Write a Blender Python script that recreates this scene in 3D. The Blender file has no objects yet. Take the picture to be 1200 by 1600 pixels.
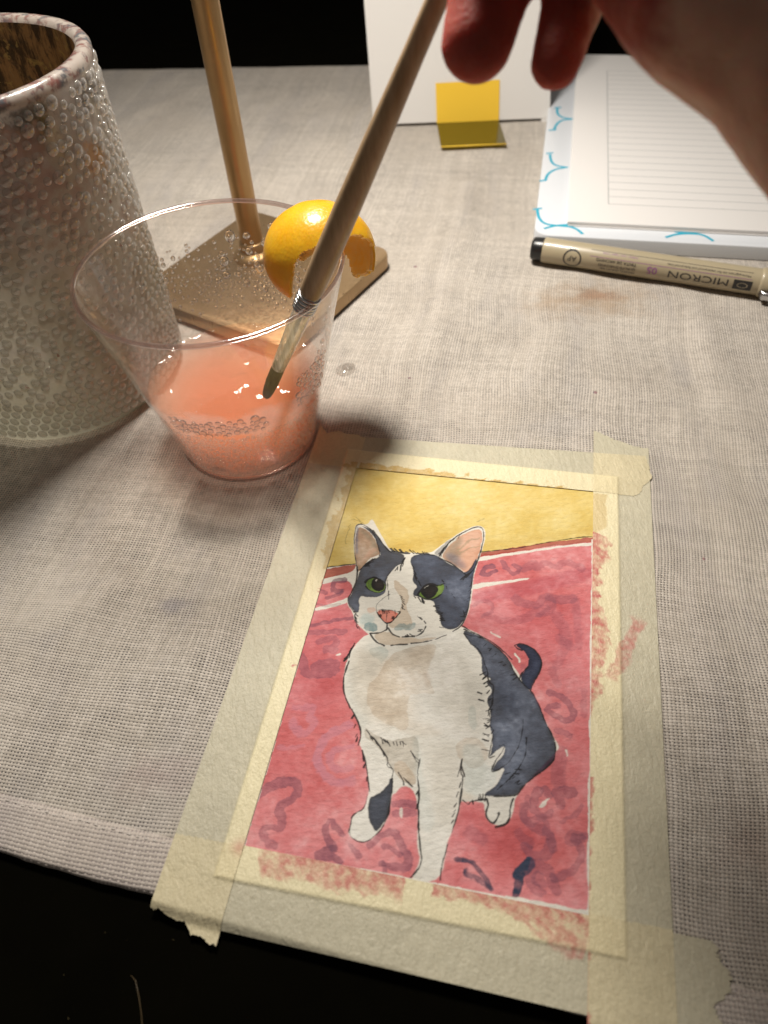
import bpy, bmesh, math, random
import numpy as np
from mathutils import Vector, Matrix

# ------------------------------------------------------------------ scene, camera, light
# All numbers below are millimetres; meshes are written in metres.
MM = 0.001
sc = bpy.context.scene
col = sc.collection
sc.render.engine = 'CYCLES'
sc.cycles.max_bounces = 16
sc.cycles.transparent_max_bounces = 32
sc.cycles.transmission_bounces = 8
sc.cycles.diffuse_bounces = 4
sc.cycles.volume_bounces = 12
sc.cycles.caustics_refractive = False
sc.cycles.caustics_reflective = False
sc.cycles.sample_clamp_indirect = 4.0
sc.cycles.use_denoising = True
sc.view_settings.view_transform = 'Standard'
sc.view_settings.look = 'None'
sc.view_settings.gamma = 1.0
sc.view_settings.use_curve_mapping = False
sc.view_settings.exposure = 0.0

PITCH, ROLL, CAM_H = math.radians(49.2), math.radians(-4.0), 170.0
_f = Vector((0, math.cos(PITCH), -math.sin(PITCH)))
_r0 = Vector((1, 0, 0)); _u0 = _r0.cross(_f)
_r = _r0*math.cos(ROLL) + _u0*math.sin(ROLL)
_u = _u0*math.cos(ROLL) - _r0*math.sin(ROLL)
cd = bpy.data.cameras.new('camera')
cam = bpy.data.objects.new('camera', cd); col.objects.link(cam)
cam.matrix_world = Matrix(((_r.x, _u.x, -_f.x, 0), (_r.y, _u.y, -_f.y, 0), (_r.z, _u.z, -_f.z, CAM_H*MM), (0, 0, 0, 1)))
cd.sensor_fit = 'VERTICAL'; cd.sensor_height = 36.0; cd.lens = 36.0*1160/1600
cd.clip_start = 0.005; cd.clip_end = 20
cd.dof.use_dof = True; cd.dof.focus_distance = 0.207; cd.dof.aperture_fstop = 15.0
sc.camera = cam

world = bpy.data.worlds.new('World'); sc.world = world; world.use_nodes = True
bg = world.node_tree.nodes['Background']; bg.inputs[0].default_value = (1.0, .9, .8, 1); bg.inputs[1].default_value = 0.092

LAMP = (-32.0, 300.0, 292.0)
ld = bpy.data.lights.new('lamp_light', 'AREA'); ld.shape = 'DISK'; ld.size = 0.07; ld.energy = 1.8; ld.color = (1.0, .935, .85)
lo = bpy.data.objects.new('lamp_light', ld); col.objects.link(lo)
lo.location = Vector(LAMP)*MM
lo.rotation_euler = (Vector((5, 150, 0)) - Vector(LAMP)).to_track_quat('-Z', 'Y').to_euler()

# ------------------------------------------------------------------ helpers
def lin(c):
    return tuple(((v/255)/12.92 if v/255 <= .04045 else ((v/255+.055)/1.055)**2.4) for v in c)

def tag(o, label=None, cat=None, group=None, kind=None):
    if label: o['label'] = label
    if cat: o['category'] = cat
    if group: o['group'] = group
    if kind: o['kind'] = kind
    return o

def empty(name, loc, label, cat, group=None):
    o = bpy.data.objects.new(name, None); col.objects.link(o)
    o.location = Vector(loc)*MM; o.empty_display_size = .01
    return tag(o, label, cat, group)

def origin_of(parent):
    o = Vector((0, 0, 0))
    while parent is not None:
        o += parent.location; parent = parent.parent
    return o

def obj(name, v, f, mat, parent=None, smooth=True, kind=None, auto=None):
    """v in world millimetres -> one mesh object"""
    v = np.asarray(v, dtype=np.float64)*MM - np.array(origin_of(parent))
    me = bpy.data.meshes.new(name)
    me.from_pydata(v.tolist() if len(v) < 50000 else v.tolist(), [], f if isinstance(f, list) else f.tolist())
    me.update()
    if smooth: me.polygons.foreach_set('use_smooth', [True]*len(me.polygons))
    if auto is not None:
        me.set_sharp_from_angle(angle=math.radians(auto))
    me.materials.append(mat)
    o = bpy.data.objects.new(name, me); col.objects.link(o)
    if parent is not None: o.parent = parent
    if kind: o['kind'] = kind
    return o

def from_bm(name, bm, mat, parent=None, smooth=True, auto=30):
    bm.verts.ensure_lookup_table(); bm.verts.index_update()
    v = [tuple(x.co) for x in bm.verts]; f = [[a.index for a in p.verts] for p in bm.faces]
    bm.free()
    return obj(name, v, f, mat, parent, smooth, auto=auto)

def lathe(profile, c, n=96, closed=False, axis=None):
    """profile [(r,z)]; returns verts, faces"""
    c = np.array(c, float); v = []; f = []
    for r, z in profile:
        for k in range(n):
            a = 2*math.pi*k/n; v.append((c[0]+r*math.cos(a), c[1]+r*math.sin(a), c[2]+z))
    m = len(profile)
    for i in range(m if closed else m-1):
        j = (i+1) % m
        for k in range(n):
            f.append([i*n+k, i*n+(k+1) % n, j*n+(k+1) % n, j*n+k])
    return v, f

def tube(path, radii, n=24, flat=1.0, side=None, caps=True):
    """swept round (or flattened) tube along path"""
    P = [Vector(p) for p in path]; v = []; f = []
    side = Vector(side) if side is not None else None
    for i, p in enumerate(P):
        t = (P[min(i+1, len(P)-1)] - P[max(i-1, 0)]).normalized()
        s = side if side is not None else (Vector((0, 0, 1)) if abs(t.z) < .9 else Vector((1, 0, 0)))
        a = (s - t*s.dot(t)).normalized(); b = t.cross(a)
        for k in range(n):
            w = 2*math.pi*k/n
            v.append(tuple(p + a*(radii[i]*math.cos(w)) + b*(radii[i]*flat*math.sin(w))))
    for i in range(len(P)-1):
        for k in range(n):
            f.append([i*n+k, i*n+(k+1) % n, (i+1)*n+(k+1) % n, (i+1)*n+k])
    if caps:
        f.append(list(range(n))[::-1]); f.append([(len(P)-1)*n+k for k in range(n)])
    return v, f

def rounded_slab(cx, cy, z0, z1, hx, hy, ang, rad, bev=.6, seg=8):
    ring = []
    for qx, qy, a0 in ((1, 1, 0), (-1, 1, 90), (-1, -1, 180), (1, -1, 270)):
        for k in range(seg+1):
            a = math.radians(a0 + 90*k/seg); ring.append((qx*(hx-rad), qy*(hy-rad), math.cos(a), math.sin(a)))
    ca, sa = math.cos(ang), math.sin(ang); v = []; f = []
    lv = [(z0, 0.0), (z1-bev, 0.0), (z1-bev*.3, bev*.3), (z1, bev)]
    for z, ins in lv:
        for x, y, c, s in ring:
            X = x+c*(rad-ins); Y = y+s*(rad-ins)
            v.append((cx+X*ca-Y*sa, cy+X*sa+Y*ca, z))
    n = len(ring)
    for i in range(len(lv)-1):
        for k in range(n): f.append([i*n+k, i*n+(k+1) % n, (i+1)*n+(k+1) % n, (i+1)*n+k])
    f.append(list(range(n))[::-1]); f.append([(len(lv)-1)*n+k for k in range(n)])
    return v, f

# node helper ------------------------------------------------------
class NT:
    def __init__(s, name):
        s.m = bpy.data.materials.new(name); s.m.use_nodes = True
        s.t = s.m.node_tree; s.t.nodes.clear()
        s.out = s.t.nodes.new('ShaderNodeOutputMaterial')
    def n(s, typ, **k):
        x = s.t.nodes.new(typ)
        for a, b in k.items(): setattr(x, a, b)
        return x
    def put(s, sock, v):
        if isinstance(v, bpy.types.NodeSocket): s.t.links.new(v, sock)
        elif v is not None:
            if sock.type == 'RGBA' and not hasattr(v, '__len__'): v = (v, v, v, 1)
            if sock.type == 'RGBA' and len(v) == 3: v = (*v, 1)
            sock.default_value = v
    def M(s, op, a, b=None, c=None, clamp=False):
        x = s.n('ShaderNodeMath', operation=op, use_clamp=clamp)
        s.put(x.inputs[0], a)
        if b is not None: s.put(x.inputs[1], b)
        if c is not None: s.put(x.inputs[2], c)
        return x.outputs[0]
    def mix(s, f, a, b, mode='MIX'):
        x = s.n('ShaderNodeMix', data_type='RGBA', blend_type=mode)
        s.put(x.inputs[0], f); s.put(x.inputs[6], a); s.put(x.inputs[7], b)
        return x.outputs[2]
    def ss(s, x, lo, hi, a=0.0, b=1.0):
        q = s.n('ShaderNodeMapRange', interpolation_type='SMOOTHSTEP')
        s.put(q.inputs[0], x); s.put(q.inputs[1], lo); s.put(q.inputs[2], hi); s.put(q.inputs[3], a); s.put(q.inputs[4], b)
        return q.outputs[0]
    def coord(s, kind='Object'):
        return s.n('ShaderNodeTexCoord').outputs[kind]
    def mapping(s, v, scale=(1, 1, 1), rot=(0, 0, 0), loc=(0, 0, 0)):
        x = s.n('ShaderNodeMapping'); s.put(x.inputs[0], v)
        x.inputs['Scale'].default_value = scale; x.inputs['Rotation'].default_value = rot; x.inputs['Location'].default_value = loc
        return x.outputs[0]
    def noise(s, v, scale, detail=3, rough=.5, dist=0.0, out=0):
        x = s.n('ShaderNodeTexNoise'); s.put(x.inputs['Vector'], v)
        x.inputs['Scale'].default_value = scale; x.inputs['Detail'].default_value = detail
        x.inputs['Roughness'].default_value = rough; x.inputs['Distortion'].default_value = dist
        return x.outputs[out]
    def bump(s, h, dist, strength=1.0, normal=None):
        x = s.n('ShaderNodeBump'); s.put(x.inputs['Height'], h)
        x.inputs['Distance'].default_value = dist; x.inputs['Strength'].default_value = strength
        if normal is not None: s.put(x.inputs['Normal'], normal)
        return x.outputs[0]
    def bsdf(s, **k):
        x = s.n('ShaderNodeBsdfPrincipled')
        for a, b in k.items(): s.put(x.inputs[a.replace('_', ' ')], b)
        return x.outputs[0]
    def sh(s, typ, **k):
        x = s.n(typ)
        for a, b in k.items(): s.put(x.inputs[a.replace('_', ' ')], b)
        return x.outputs[0]
    def mixs(s, f, a, b):
        x = s.n('ShaderNodeMixShader'); s.put(x.inputs[0], f); s.put(x.inputs[1], a); s.put(x.inputs[2], b)
        return x.outputs[0]
    def schlick(s, f0=.04, normal=None):
        x = s.n('ShaderNodeLayerWeight'); x.inputs[0].default_value = .5
        if normal is not None: s.put(x.inputs[1], normal)
        return s.M('ADD', s.M('MULTIPLY', s.M('POWER', x.outputs['Facing'], 5.0), 1-f0), f0)
    def done(s, shader):
        s.t.links.new(shader, s.out.inputs[0]); return s.m

def simple(name, c, rough=.5, metal=0.0, noise=0.0, scale=300, bump=0.0, **k):
    t = NT(name); co = t.coord(); nz = t.noise(co, scale, 4, .6)
    base = t.mix(t.M('MULTIPLY', nz, noise), c, tuple(x*.45 for x in c)) if noise else c
    nr = t.bump(nz, bump) if bump else None
    return t.done(t.bsdf(Base_Color=base, Roughness=rough, Metallic=metal, Normal=nr, **k))

# ------------------------------------------------------------------ measured outlines on the paper (mm, paper axes)
WIN = [(-36.94, 58.04), (36.8, 58.63), (36.81, -58.84), (-36.67, -57.83)]
PAPER = [(-40.88, 65.37), (44.64, 66.25), (43.79, -62.68), (-39.35, -66.84)]
TAPE_L = [(-52.9, 74.76), (-53.03, -73.54), (-37.79, -76.55), (-36.92, 72.0)]
TAPE_L_IN = [(-36.94, 58.04), (-36.67, -57.83)]
TAPE_T = [(-43.44, 72.0), (53.98, 76.58), (49.22, 59.4), (-36.94, 58.04), (-48.74, 58.06)]
TAPE_R = [(37.21, 86.1), (54.12, 80.09), (52.89, -71.41), (53.03, -78.38), (36.83, -81.4), (36.81, -58.84), (36.8, 58.63)]
TAPE_B = [(-36.67, -57.83), (36.81, -58.84), (63.87, -59.49), (62.1, -76.7), (37.0, -75.99), (-36.72, -74.47), (-40.7, -69.1)]
ORIGIN = (14.07, 100.40)
ART = [
('F','yellow',[-44.3,66.1,40.2,68.1,40.2,42.0,14.3,33.3,4.6,29.9,-14.0,24.5,-29.6,20.7,-42.2,16.7],{'a':0.95,'var':0.28,'smooth':0,'rim':0.1}),
('F','yellowd',[-20.6,27.6,-14.5,27.6,-8.1,28.0,-5.7,31.0,-1.7,36.1,2.7,38.4,2.1,35.2,-3.8,38.0,-12.5,32.4,-18.7,30.2],{'a':0.35,'blur':1.2}),
('F','yellowd',[-3.9,31.4,7.2,30.8,36.9,42.0,36.9,45.4,19.4,38.3,4.1,34.3],{'a':0.35,'blur':0.9}),
('F','yellowl',[-23.8,58.8,36.8,58.6,36.9,50.4,5.5,48.2,-18.2,50.0],{'a':0.4,'blur':2.0}),
('F','red',[-41.3,13.4,-27.6,18.3,-13.8,23.4,4.7,29.0,40.2,40.5,40.0,-61.8,-39.1,-61.1],{'a':0.93,'var':0.38,'smooth':0,'rim':0.15}),
('F','redd',[-38.9,4.1,-25.7,9.3,-21.4,-10.9,-25.0,-24.0,-38.6,-28.0,-40.0,-17.6],{'a':0.3,'blur':1.5}),
('F','redd',[4.3,16.2,20.3,23.1,37.5,31.3,37.6,25.8,20.6,17.8,5.6,12.2],{'a':0.55,'blur':0.4}),
('F','redd',[4.8,12.1,36.7,22.4,37.0,-10.2,30.3,-14.7,24.8,2.3,11.4,5.0,5.7,4.1],{'a':0.3,'blur':2.0}),
('F','redd',[4.3,-41.7,14.3,-41.0,11.9,-45.3,20.3,-45.2,25.4,-37.3,33.9,-41.5,26.0,-49.5,5.8,-51.8],{'a':0.28,'blur':1.5}),
('F','pink',[-14.9,-41.4,-1.4,-40.5,1.6,-56.5,-0.1,-58.7,-22.6,-58.2,-24.7,-55.9,-15.0,-54.1,-8.6,-50.3],{'a':0.45,'blur':1.2}),
('F','pink',[6.0,-53.8,38.0,-53.8,38.1,-59.8,6.9,-60.0],{'a':0.45,'blur':1.3}),
('F','pink',[29.1,21.2,37.0,26.8,37.7,-58.7,33.0,-58.3,33.8,-35.9,29.0,-21.5,33.8,-1.8],{'a':0.28,'blur':2.0}),
('F','pink',[-38.8,-48.5,-38.3,-34.5,-29.9,-36.3,-22.5,-47.1,-22.9,-56.9,-34.4,-57.6],{'a':0.2,'blur':2}),
('F','rust',[-38.6,17.2,-28.9,20.8,-28.3,18.1,-37.7,13.8],{'a':0.9,'smooth':0}),
('F','rust',[4.6,29.9,19.6,35.3,24.9,37.0,37.5,41.1,37.5,39.4,25.0,35.6,4.7,28.5],{'a':0.9,'smooth':0}),
('F','white',[4.8,28.5,10.8,30.5,16.8,32.6,26.8,35.9,36.9,39.2,36.9,37.5,31.9,36.8,26.8,35.2,16.8,31.7,9.8,29.1,5.0,26.8],{'a':1.0,'smooth':1,'rough':0.2}),
('F','white',[3.8,18.6,7.7,20.2,13.5,21.7,19.8,23.8,19.9,23.2,14.1,21.0,8.8,19.1,4.0,17.0],{'a':1.0,'smooth':1,'rough':0.2}),
('F','white',[-37.8,14.2,-32.7,16.3,-28.9,18.1,-28.9,21.0,-26.9,16.8,-27.6,11.2,-29.1,15.1,-34.0,13.9,-37.3,12.3],{'a':1,'smooth':1,'rough':0.15}),
('F','white',[-37.5,4.3,-32.3,6.8,-28.5,9.6,-27.1,8.9,-30.4,6.3,-37.2,3.3],{'a':1,'smooth':1,'rough':0.2}),
('S','plum',[-31.1,14.7,-33.4,14.1,-33.5,12.0,-32.5,10.4,-30.9,11.1],{'w':1.5,'a':0.612}),
('S','plum',[-30.6,10.7,-34.1,8.3],{'w':1.2,'a':0.51}),
('S','plum',[-36.8,10.2,-35.2,9.9],{'w':1.6,'a':0.459}),
('S','plum',[-36.6,-0.8,-33.9,0.2,-30.4,1.7,-26.1,3.1],{'w':1.2,'a':0.561}),
('S','plum',[-37.1,-3.7,-33.1,-2.8,-27.2,-1.4],{'w':1.6,'a':0.40800000000000003}),
('S','plum',[-33.2,-5.7,-29.2,-3.6,-28.3,-5.8,-31.8,-8.2,-28.3,-7.4],{'w':1.8,'a':0.357}),
('S','plum',[-36.5,-10.8,-34.3,-15.7,-30.3,-14.2,-26.8,-13.6,-27.9,-10.7,-32.3,-12.8],{'w':2.4,'a':0.3876}),
('S','plum',[-37.0,5.8,-33.5,5.6,-30.4,6.9],{'w':1.0,'a':0.357}),
('S','lilac',[-34.7,-24.7,-29.6,-23.4,-31.1,-26.5,-28.2,-27.2,-29.9,-31.1,-33.6,-30.1,-33.8,-27.8],{'w':1.6,'a':0.4,'blur':0.3}),
('S','lilac',[-20.3,-27.1,-24.8,-30.2,-26.6,-35.1,-24.4,-39.5,-20.0,-41.3,-16.6,-40.3],{'w':1.9,'a':0.5,'blur':0.3}),
('S','lilac',[-18.4,-32.2,-22.5,-33.6,-23.2,-36.8,-19.9,-38.4,-17.4,-36.9],{'w':1.6,'a':0.45,'blur':0.3}),
('S','lilac',[-35.6,-35.1,-32.7,-34.6,-30.3,-33.8],{'w':1.0,'a':0.3,'blur':0.3}),
('S','plum',[-37.0,-47.2,-34.0,-43.5,-29.1,-42.3,-28.1,-45.9,-32.6,-48.3,-29.0,-53.4,-34.4,-53.7,-33.6,-55.7,-30.5,-56.9],{'w':1.9,'a':0.459}),
('S','plum',[-16.2,-52.3,-19.1,-49.6,-20.6,-50.7,-18.9,-53.9,-17.1,-55.5],{'w':1.7,'a':0.6324}),
('S','plum',[-17.4,-55.4,-21.0,-57.1,-19.8,-57.1,-17.4,-56.9,-15.2,-57.8],{'w':1.6,'a':0.6324}),
('S','plum',[-13.6,-54.1,-12.0,-55.7],{'w':1.9,'a':0.561}),
('S','plum',[-10.2,-53.1,-6.4,-49.6,-3.5,-50.2,-2.4,-52.9,-0.6,-54.3,-0.8,-56.7,-3.5,-56.5,-6.7,-56.6],{'w':1.8,'a':0.561}),
('S','plum',[-6.9,-53.3,-6.3,-52.5,-2.8,-53.9],{'w':1.5,'a':0.51}),
('S','plum',[-6.4,-56.2,-5.8,-58.3],{'w':1.3,'a':0.51}),
('S','plum',[-5.9,-43.5,-1.8,-43.2],{'w':1.7,'a':0.459}),
('S','plum',[-5.7,-45.7,-1.5,-45.0],{'w':1.7,'a':0.459}),
('F','white',[-4.9,-44.1,-3.9,-44.2,-3.7,-46.5,-4.4,-46.3],{'a':0.8}),
('S','plum',[26.6,-10.4,29.4,-10.8,31.7,-12.8,33.0,-15.1,31.8,-16.7,29.2,-16.6,26.5,-15.3,27.0,-13.8,29.1,-13.8],{'w':1.7,'a':0.51}),
('S','plum',[28.9,-20.3,31.9,-20.8],{'w':1.8,'a':0.357}),
('S','plum',[30.2,-24.5,29.8,-32.2],{'w':2.6,'a':0.255,'blur':0.3}),
('S','plum',[25.6,-35.1,24.4,-38.6,25.6,-40.9,28.3,-40.0],{'w':2.2,'a':0.3876}),
('S','plum',[27.0,-34.9,27.9,-35.5],{'w':2.0,'a':0.40800000000000003}),
('S','plum',[30.3,-37.5,29.5,-34.8,32.6,-33.9],{'w':2.4,'a':0.40800000000000003}),
('F','white',[25.4,-38.8,27.1,-36.7,28.3,-36.1,27.5,-37.1,27.2,-38.3],{'a':0.9}),
('S','plum',[23.0,-38.8,22.5,-42.4,25.7,-43.2,28.5,-44.1,28.9,-46.7],{'w':1.8,'a':0.306}),
('S','plum',[35.0,-36.7,33.8,-39.1,30.8,-41.0],{'w':1.1,'a':0.306}),
('S','plum',[32.9,-44.4,34.6,-43.7],{'w':2.8,'a':0.306}),
('S','plum',[27.5,-4.2,28.4,-7.2],{'w':2.4,'a':0.22440000000000002,'blur':0.3}),
('S','plum',[20.4,-4.5,21.4,-8.4],{'w':1.5,'a':0.20400000000000001,'blur':0.3}),
('S','plum',[28.8,5.4,31.7,3.5],{'w':2.2,'a':0.20400000000000001,'blur':0.4}),
('S','plum',[35.1,-8.8,35.2,-14.7],{'w':1.6,'a':0.22440000000000002,'blur':0.3}),
('S','navy',[9.1,-52.6,11.8,-52.5,14.3,-54.4,16.7,-57.2],{'w':1.3,'a':0.85}),
('S','navy',[11.2,-55.0,13.6,-55.9,16.4,-57.2],{'w':1.1,'a':0.8}),
('S','navy',[24.4,-50.9,22.4,-53.8,21.8,-58.0],{'w':1.9,'a':0.85}),
('S','plum',[30.0,-55.2,28.7,-51.6,25.7,-50.7,24.2,-54.3,26.9,-56.2],{'w':1.9,'a':0.3366}),
('S','plum',[36.3,-43.1,33.1,-44.2,34.6,-45.4,35.5,-47.6,33.8,-50.9,29.6,-52.8],{'w':1.6,'a':0.3876}),
('S','plum',[27.4,-42.0,29.0,-46.1,26.8,-49.7,23.2,-48.0],{'w':1.7,'a':0.3264}),
('S','plum',[26.7,-40.9,23.2,-43.0,22.1,-40.2,23.5,-37.5],{'w':1.8,'a':0.2856}),
('S','plum',[26.7,-52.8,25.6,-53.5,27.4,-54.3],{'w':1.6,'a':0.3264}),
('S','plum',[11.4,-46.9,13.4,-47.7],{'w':3.0,'a':0.255,'blur':0.4}),
('S','plum',[21.5,-45.1,24.1,-47.0],{'w':1.6,'a':0.20400000000000001,'blur':0.3}),
('S','plum',[9.4,26.1,7.2,25.1,6.4,23.1,8.4,22.8,10.3,24.6],{'w':1.4,'a':0.612}),
('S','plum',[12.0,28.1,13.8,24.9,15.8,24.2,17.1,26.7,15.1,27.6],{'w':1.4,'a':0.459}),
('S','plum',[18.6,26.9,20.5,29.1,22.1,27.4,24.0,29.7,26.6,28.1,29.0,31.1,34.0,29.3],{'w':2.6,'a':0.306,'blur':0.3}),
('S','plum',[6.0,12.1,7.8,14.1,10.8,13.4,11.0,11.1,8.3,9.5],{'w':1.4,'a':0.306,'blur':0.25}),
('S','plum',[16.4,16.1,18.9,14.7,22.8,15.3,24.6,18.0,27.5,17.8,31.8,18.5],{'w':2.3,'a':0.306,'blur':0.3}),
('S','plum',[25.6,17.5,26.2,14.1,23.0,11.9],{'w':2.0,'a':0.255,'blur':0.3}),
('S','plum',[9.3,9.7,16.2,7.8,24.2,14.1],{'w':2.4,'a':0.20400000000000001,'blur':0.5}),
('S','plum',[27.7,12.6,31.2,5.3,28.3,-2.7],{'w':2.6,'a':0.20400000000000001,'blur':0.5}),
('S','plum',[32.6,17.5,33.7,3.8],{'w':2.0,'a':0.20400000000000001,'blur':0.5}),
('S','white',[10.7,4.4,13.3,3.4],{'w':0.5,'a':0.9}),
('S','white',[17.3,-0.8,18.6,-2.0,19.1,-3.1],{'w':0.5,'a':0.9}),
('S','white',[31.1,-24.7,31.4,-26.0],{'w':0.5,'a':0.9}),
('F','white',[-28.0,-8.7,-26.9,-7.9,-26.3,-8.3,-26.9,-8.8],{'a':1}),
('F','white',[-23.7,-5.1,-24.8,-9.6,-24.4,-15.9,-22.8,-19.7,-20.6,-22.8,-18.4,-25.4,-16.9,-28.5,-16.8,-31.3,-15.6,-32.7,-13.8,-36.7,-12.2,-41.7,-12.5,-43.9,-12.4,-45.7,-14.2,-47.0,-15.0,-48.6,-15.0,-51.1,-15.0,-51.7,-13.6,-52.7,-10.7,-52.9,-8.7,-50.6,-6.9,-47.2,-7.0,-41.5,-6.3,-41.4,-5.8,-40.2,-4.8,-39.1,-2.5,-39.6,-1.2,-42.0,-0.4,-45.4,-0.0,-48.8,0.4,-51.7,1.4,-54.0,1.1,-56.0,-0.1,-58.8,6.5,-57.9,6.6,-50.2,7.3,-47.5,8.2,-43.9,8.5,-40.3,9.1,-40.5,13.8,-39.4,14.0,-41.8,14.9,-43.8,17.5,-44.5,19.8,-42.7,20.4,-39.6,20.4,-37.5,22.3,-34.2,29.1,-25.1,29.8,-23.9,28.3,-22.0,22.4,-10.9,15.8,-2.0,9.1,2.9,4.3,5.1,1.0,4.3,-20.6,-0.1],{'a':1.0,'rough':0.12}),
('F','white',[-25.3,2.1,-26.2,4.5,-28.4,7.3,-28.9,8.6,-27.8,10.9,-27.5,14.5,-28.2,18.9,-30.9,26.6,-32.0,32.5,-31.9,35.9,-28.4,35.5,-27.8,38.7,-25.3,34.7,-21.9,29.7,-20.1,27.2,-14.5,27.3,-8.5,27.8,-6.6,30.6,-2.9,34.8,-0.1,37.9,3.9,40.7,6.2,39.2,6.4,34.7,5.7,29.9,4.5,21.7,4.8,17.4,4.8,12.1,4.3,8.4,3.2,4.7,1.1,2.9,-7.7,-3.0,-15.9,-4.3,-20.3,-1.6],{'a':1.0,'rough':0.1}),
('F','teal',[-23.9,-10.8,-20.2,-4.5,-19.2,-2.9,-14.9,-5.1,-15.7,-9.9,-18.4,-15.0,-15.2,-24.9,-17.0,-27.7,-19.9,-23.5,-23.0,-18.8],{'a':0.16,'blur':0.5}),
('F','beige',[-16.2,-13.7,-15.0,-9.4,-12.5,-4.7,-3.8,-1.4,-2.0,-2.0,-4.1,-9.9,-2.4,-13.2,-0.9,-15.2,-2.1,-15.4,-7.2,-16.2,-7.3,-20.1,-5.6,-25.7,-8.3,-26.2,-16.3,-23.4,-18.3,-15.8],{'a':0.42,'var':0.5,'rim':0.35}),
('F','beige',[-9.2,-4.2,-2.9,-1.2,-3.1,-5.5,-4.3,-11.3,-5.0,-14.5,-8.2,-15.1,-10.3,-16.7,-11.8,-11.1],{'a':0.35,'blur':0.6,'var':0.5}),
('F','beiged',[-4.9,-10.0,-3.0,-9.2,-2.3,-14.1,-3.6,-13.4],{'a':0.4,'blur':0.3}),
('F','beige',[-8.2,-24.1,-4.5,-22.6,2.0,-24.4,2.9,-25.9,-3.8,-27.1,-9.0,-26.3],{'a':0.25,'blur':0.5}),
('F','teal',[-20.1,-5.0,-15.1,-4.2,-14.3,-6.4,-15.7,-9.9,-16.6,-7.7,-19.1,-7.5],{'a':0.35,'rim':0.4}),
('F','taupe',[-16.9,-26.6,-13.3,-28.3,-10.1,-29.1,-6.0,-27.8,-4.3,-26.7,-2.8,-28.5,-2.3,-33.1,-1.9,-38.0,-3.0,-39.0,-5.0,-38.2,-6.7,-37.3,-7.7,-35.6,-9.5,-34.4,-11.4,-32.0,-14.2,-30.0,-15.8,-29.5],{'a':0.55,'var':0.5,'rim':0.3}),
('F','beige',[-8.0,-34.1,-5.8,-33.4,-2.4,-36.2,-2.0,-38.4,-3.4,-38.8,-6.7,-37.3],{'a':0.6,'rim':0.3}),
('F','teal',[-4.5,-26.8,-3.1,-26.9,-0.2,-38.1,2.1,-41.4,3.8,-48.1,0.4,-48.7,-1.6,-38.4,-4.0,-31.1],{'a':0.22,'blur':0.3}),
('F','beige',[5.7,-26.3,11.2,-24.5,13.8,-28.8,12.0,-32.2,9.8,-32.6,8.2,-31.4,6.1,-30.1],{'a':0.4,'rim':0.4}),
('F','teal',[6.9,-26.9,11.4,-26.5,12.5,-30.6,15.9,-31.6,15.9,-35.3,13.3,-38.0,9.1,-39.4,8.2,-32.1],{'a':0.35,'blur':0.3}),
('F','teal',[7.3,-17.7,9.2,-16.5,10.6,-23.0,8.7,-23.3],{'a':0.3,'rim':0.4}),
('F','beige',[8.3,-38.5,11.2,-38.4,11.3,-39.8,8.5,-40.3],{'a':0.3,'blur':0.4}),
('F','greyl',[-23.7,-5.1,-24.8,-9.6,-24.4,-15.9,-22.8,-19.7,-20.6,-22.8,-18.4,-25.4,-16.9,-28.5,-16.8,-31.3,-15.6,-32.7,-13.8,-36.7,-12.2,-41.7,-12.5,-43.9,-12.4,-45.7,-14.2,-47.0,-15.0,-48.6,-15.0,-51.1,-15.0,-51.7,-13.6,-52.7,-10.7,-52.9,-8.7,-50.6,-6.9,-47.2,-7.0,-41.5,-6.3,-41.4,-5.8,-40.2,-4.8,-39.1,-2.5,-39.6,-1.2,-42.0,-0.4,-45.4,-0.0,-48.8,0.4,-51.7,1.4,-54.0,1.1,-56.0,-0.1,-58.8,6.5,-57.9,6.6,-50.2,7.3,-47.5,8.2,-43.9,8.5,-40.3,9.1,-40.5,13.8,-39.4,14.0,-41.8,14.9,-43.8,17.5,-44.5,19.8,-42.7,20.4,-39.6,20.4,-37.5,22.3,-34.2,29.1,-25.1,29.8,-23.9,28.3,-22.0,22.4,-10.9,15.8,-2.0,9.1,2.9,4.3,5.1],{'a':0.3,'var':0.9,'blur':0.3}),
('F','beige',[-24.0,-6.6,-18.8,-4.8,-8.1,-10.5,-4.6,-22.2,-8.6,-26.2,-17.7,-24.4,-22.4,-17.4],{'a':0.28,'blur':1.2,'var':0.8}),
('F','taupe',[-5.9,-3.6,4.7,-1.9,10.6,-11.9,12.5,-22.7,4.2,-24.1,-1.9,-14.0],{'a':0.14,'blur':1.5,'var':0.8}),
('F','taupe',[-2.2,-27.6,6.1,-27.0,8.1,-36.7,8.1,-45.6,4.5,-48.0,1.6,-37.8],{'a':0.16,'blur':1.2}),
('F','beige',[-17.4,17.7,-15.3,16.4,-13.2,14.6,-12.1,12.0,-12.2,8.3,-11.0,6.5,-9.5,4.2,-10.2,2.0,-13.7,2.0,-15.8,1.6,-16.3,3.1,-14.0,6.5,-13.3,9.7,-14.6,12.2,-16.3,14.1],{'a':0.55,'rim':0.35}),
('F','beige',[-19.6,-1.0,-16.0,0.6,-12.3,-0.8,-6.4,-0.3,-1.6,1.4,-6.3,-1.3,-14.3,-3.8,-17.8,-3.4],{'a':0.5,'rim':0.3}),
('F','peach',[-23.1,6.6,-20.9,7.7,-20.2,6.5,-22.2,5.2],{'a':0.5}),
('F','teal',[-23.9,5.0,-20.8,5.1,-19.6,3.3,-21.4,1.2,-24.0,1.6],{'a':0.55,'blur':0.25}),
('S','teald',[-21.3,1.1,-19.8,1.1],{'w':2.2,'a':0.7}),
('S','teald',[-13.6,1.7,-12.5,2.4,-9.4,3.3],{'w':1.8,'a':0.5}),
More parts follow.
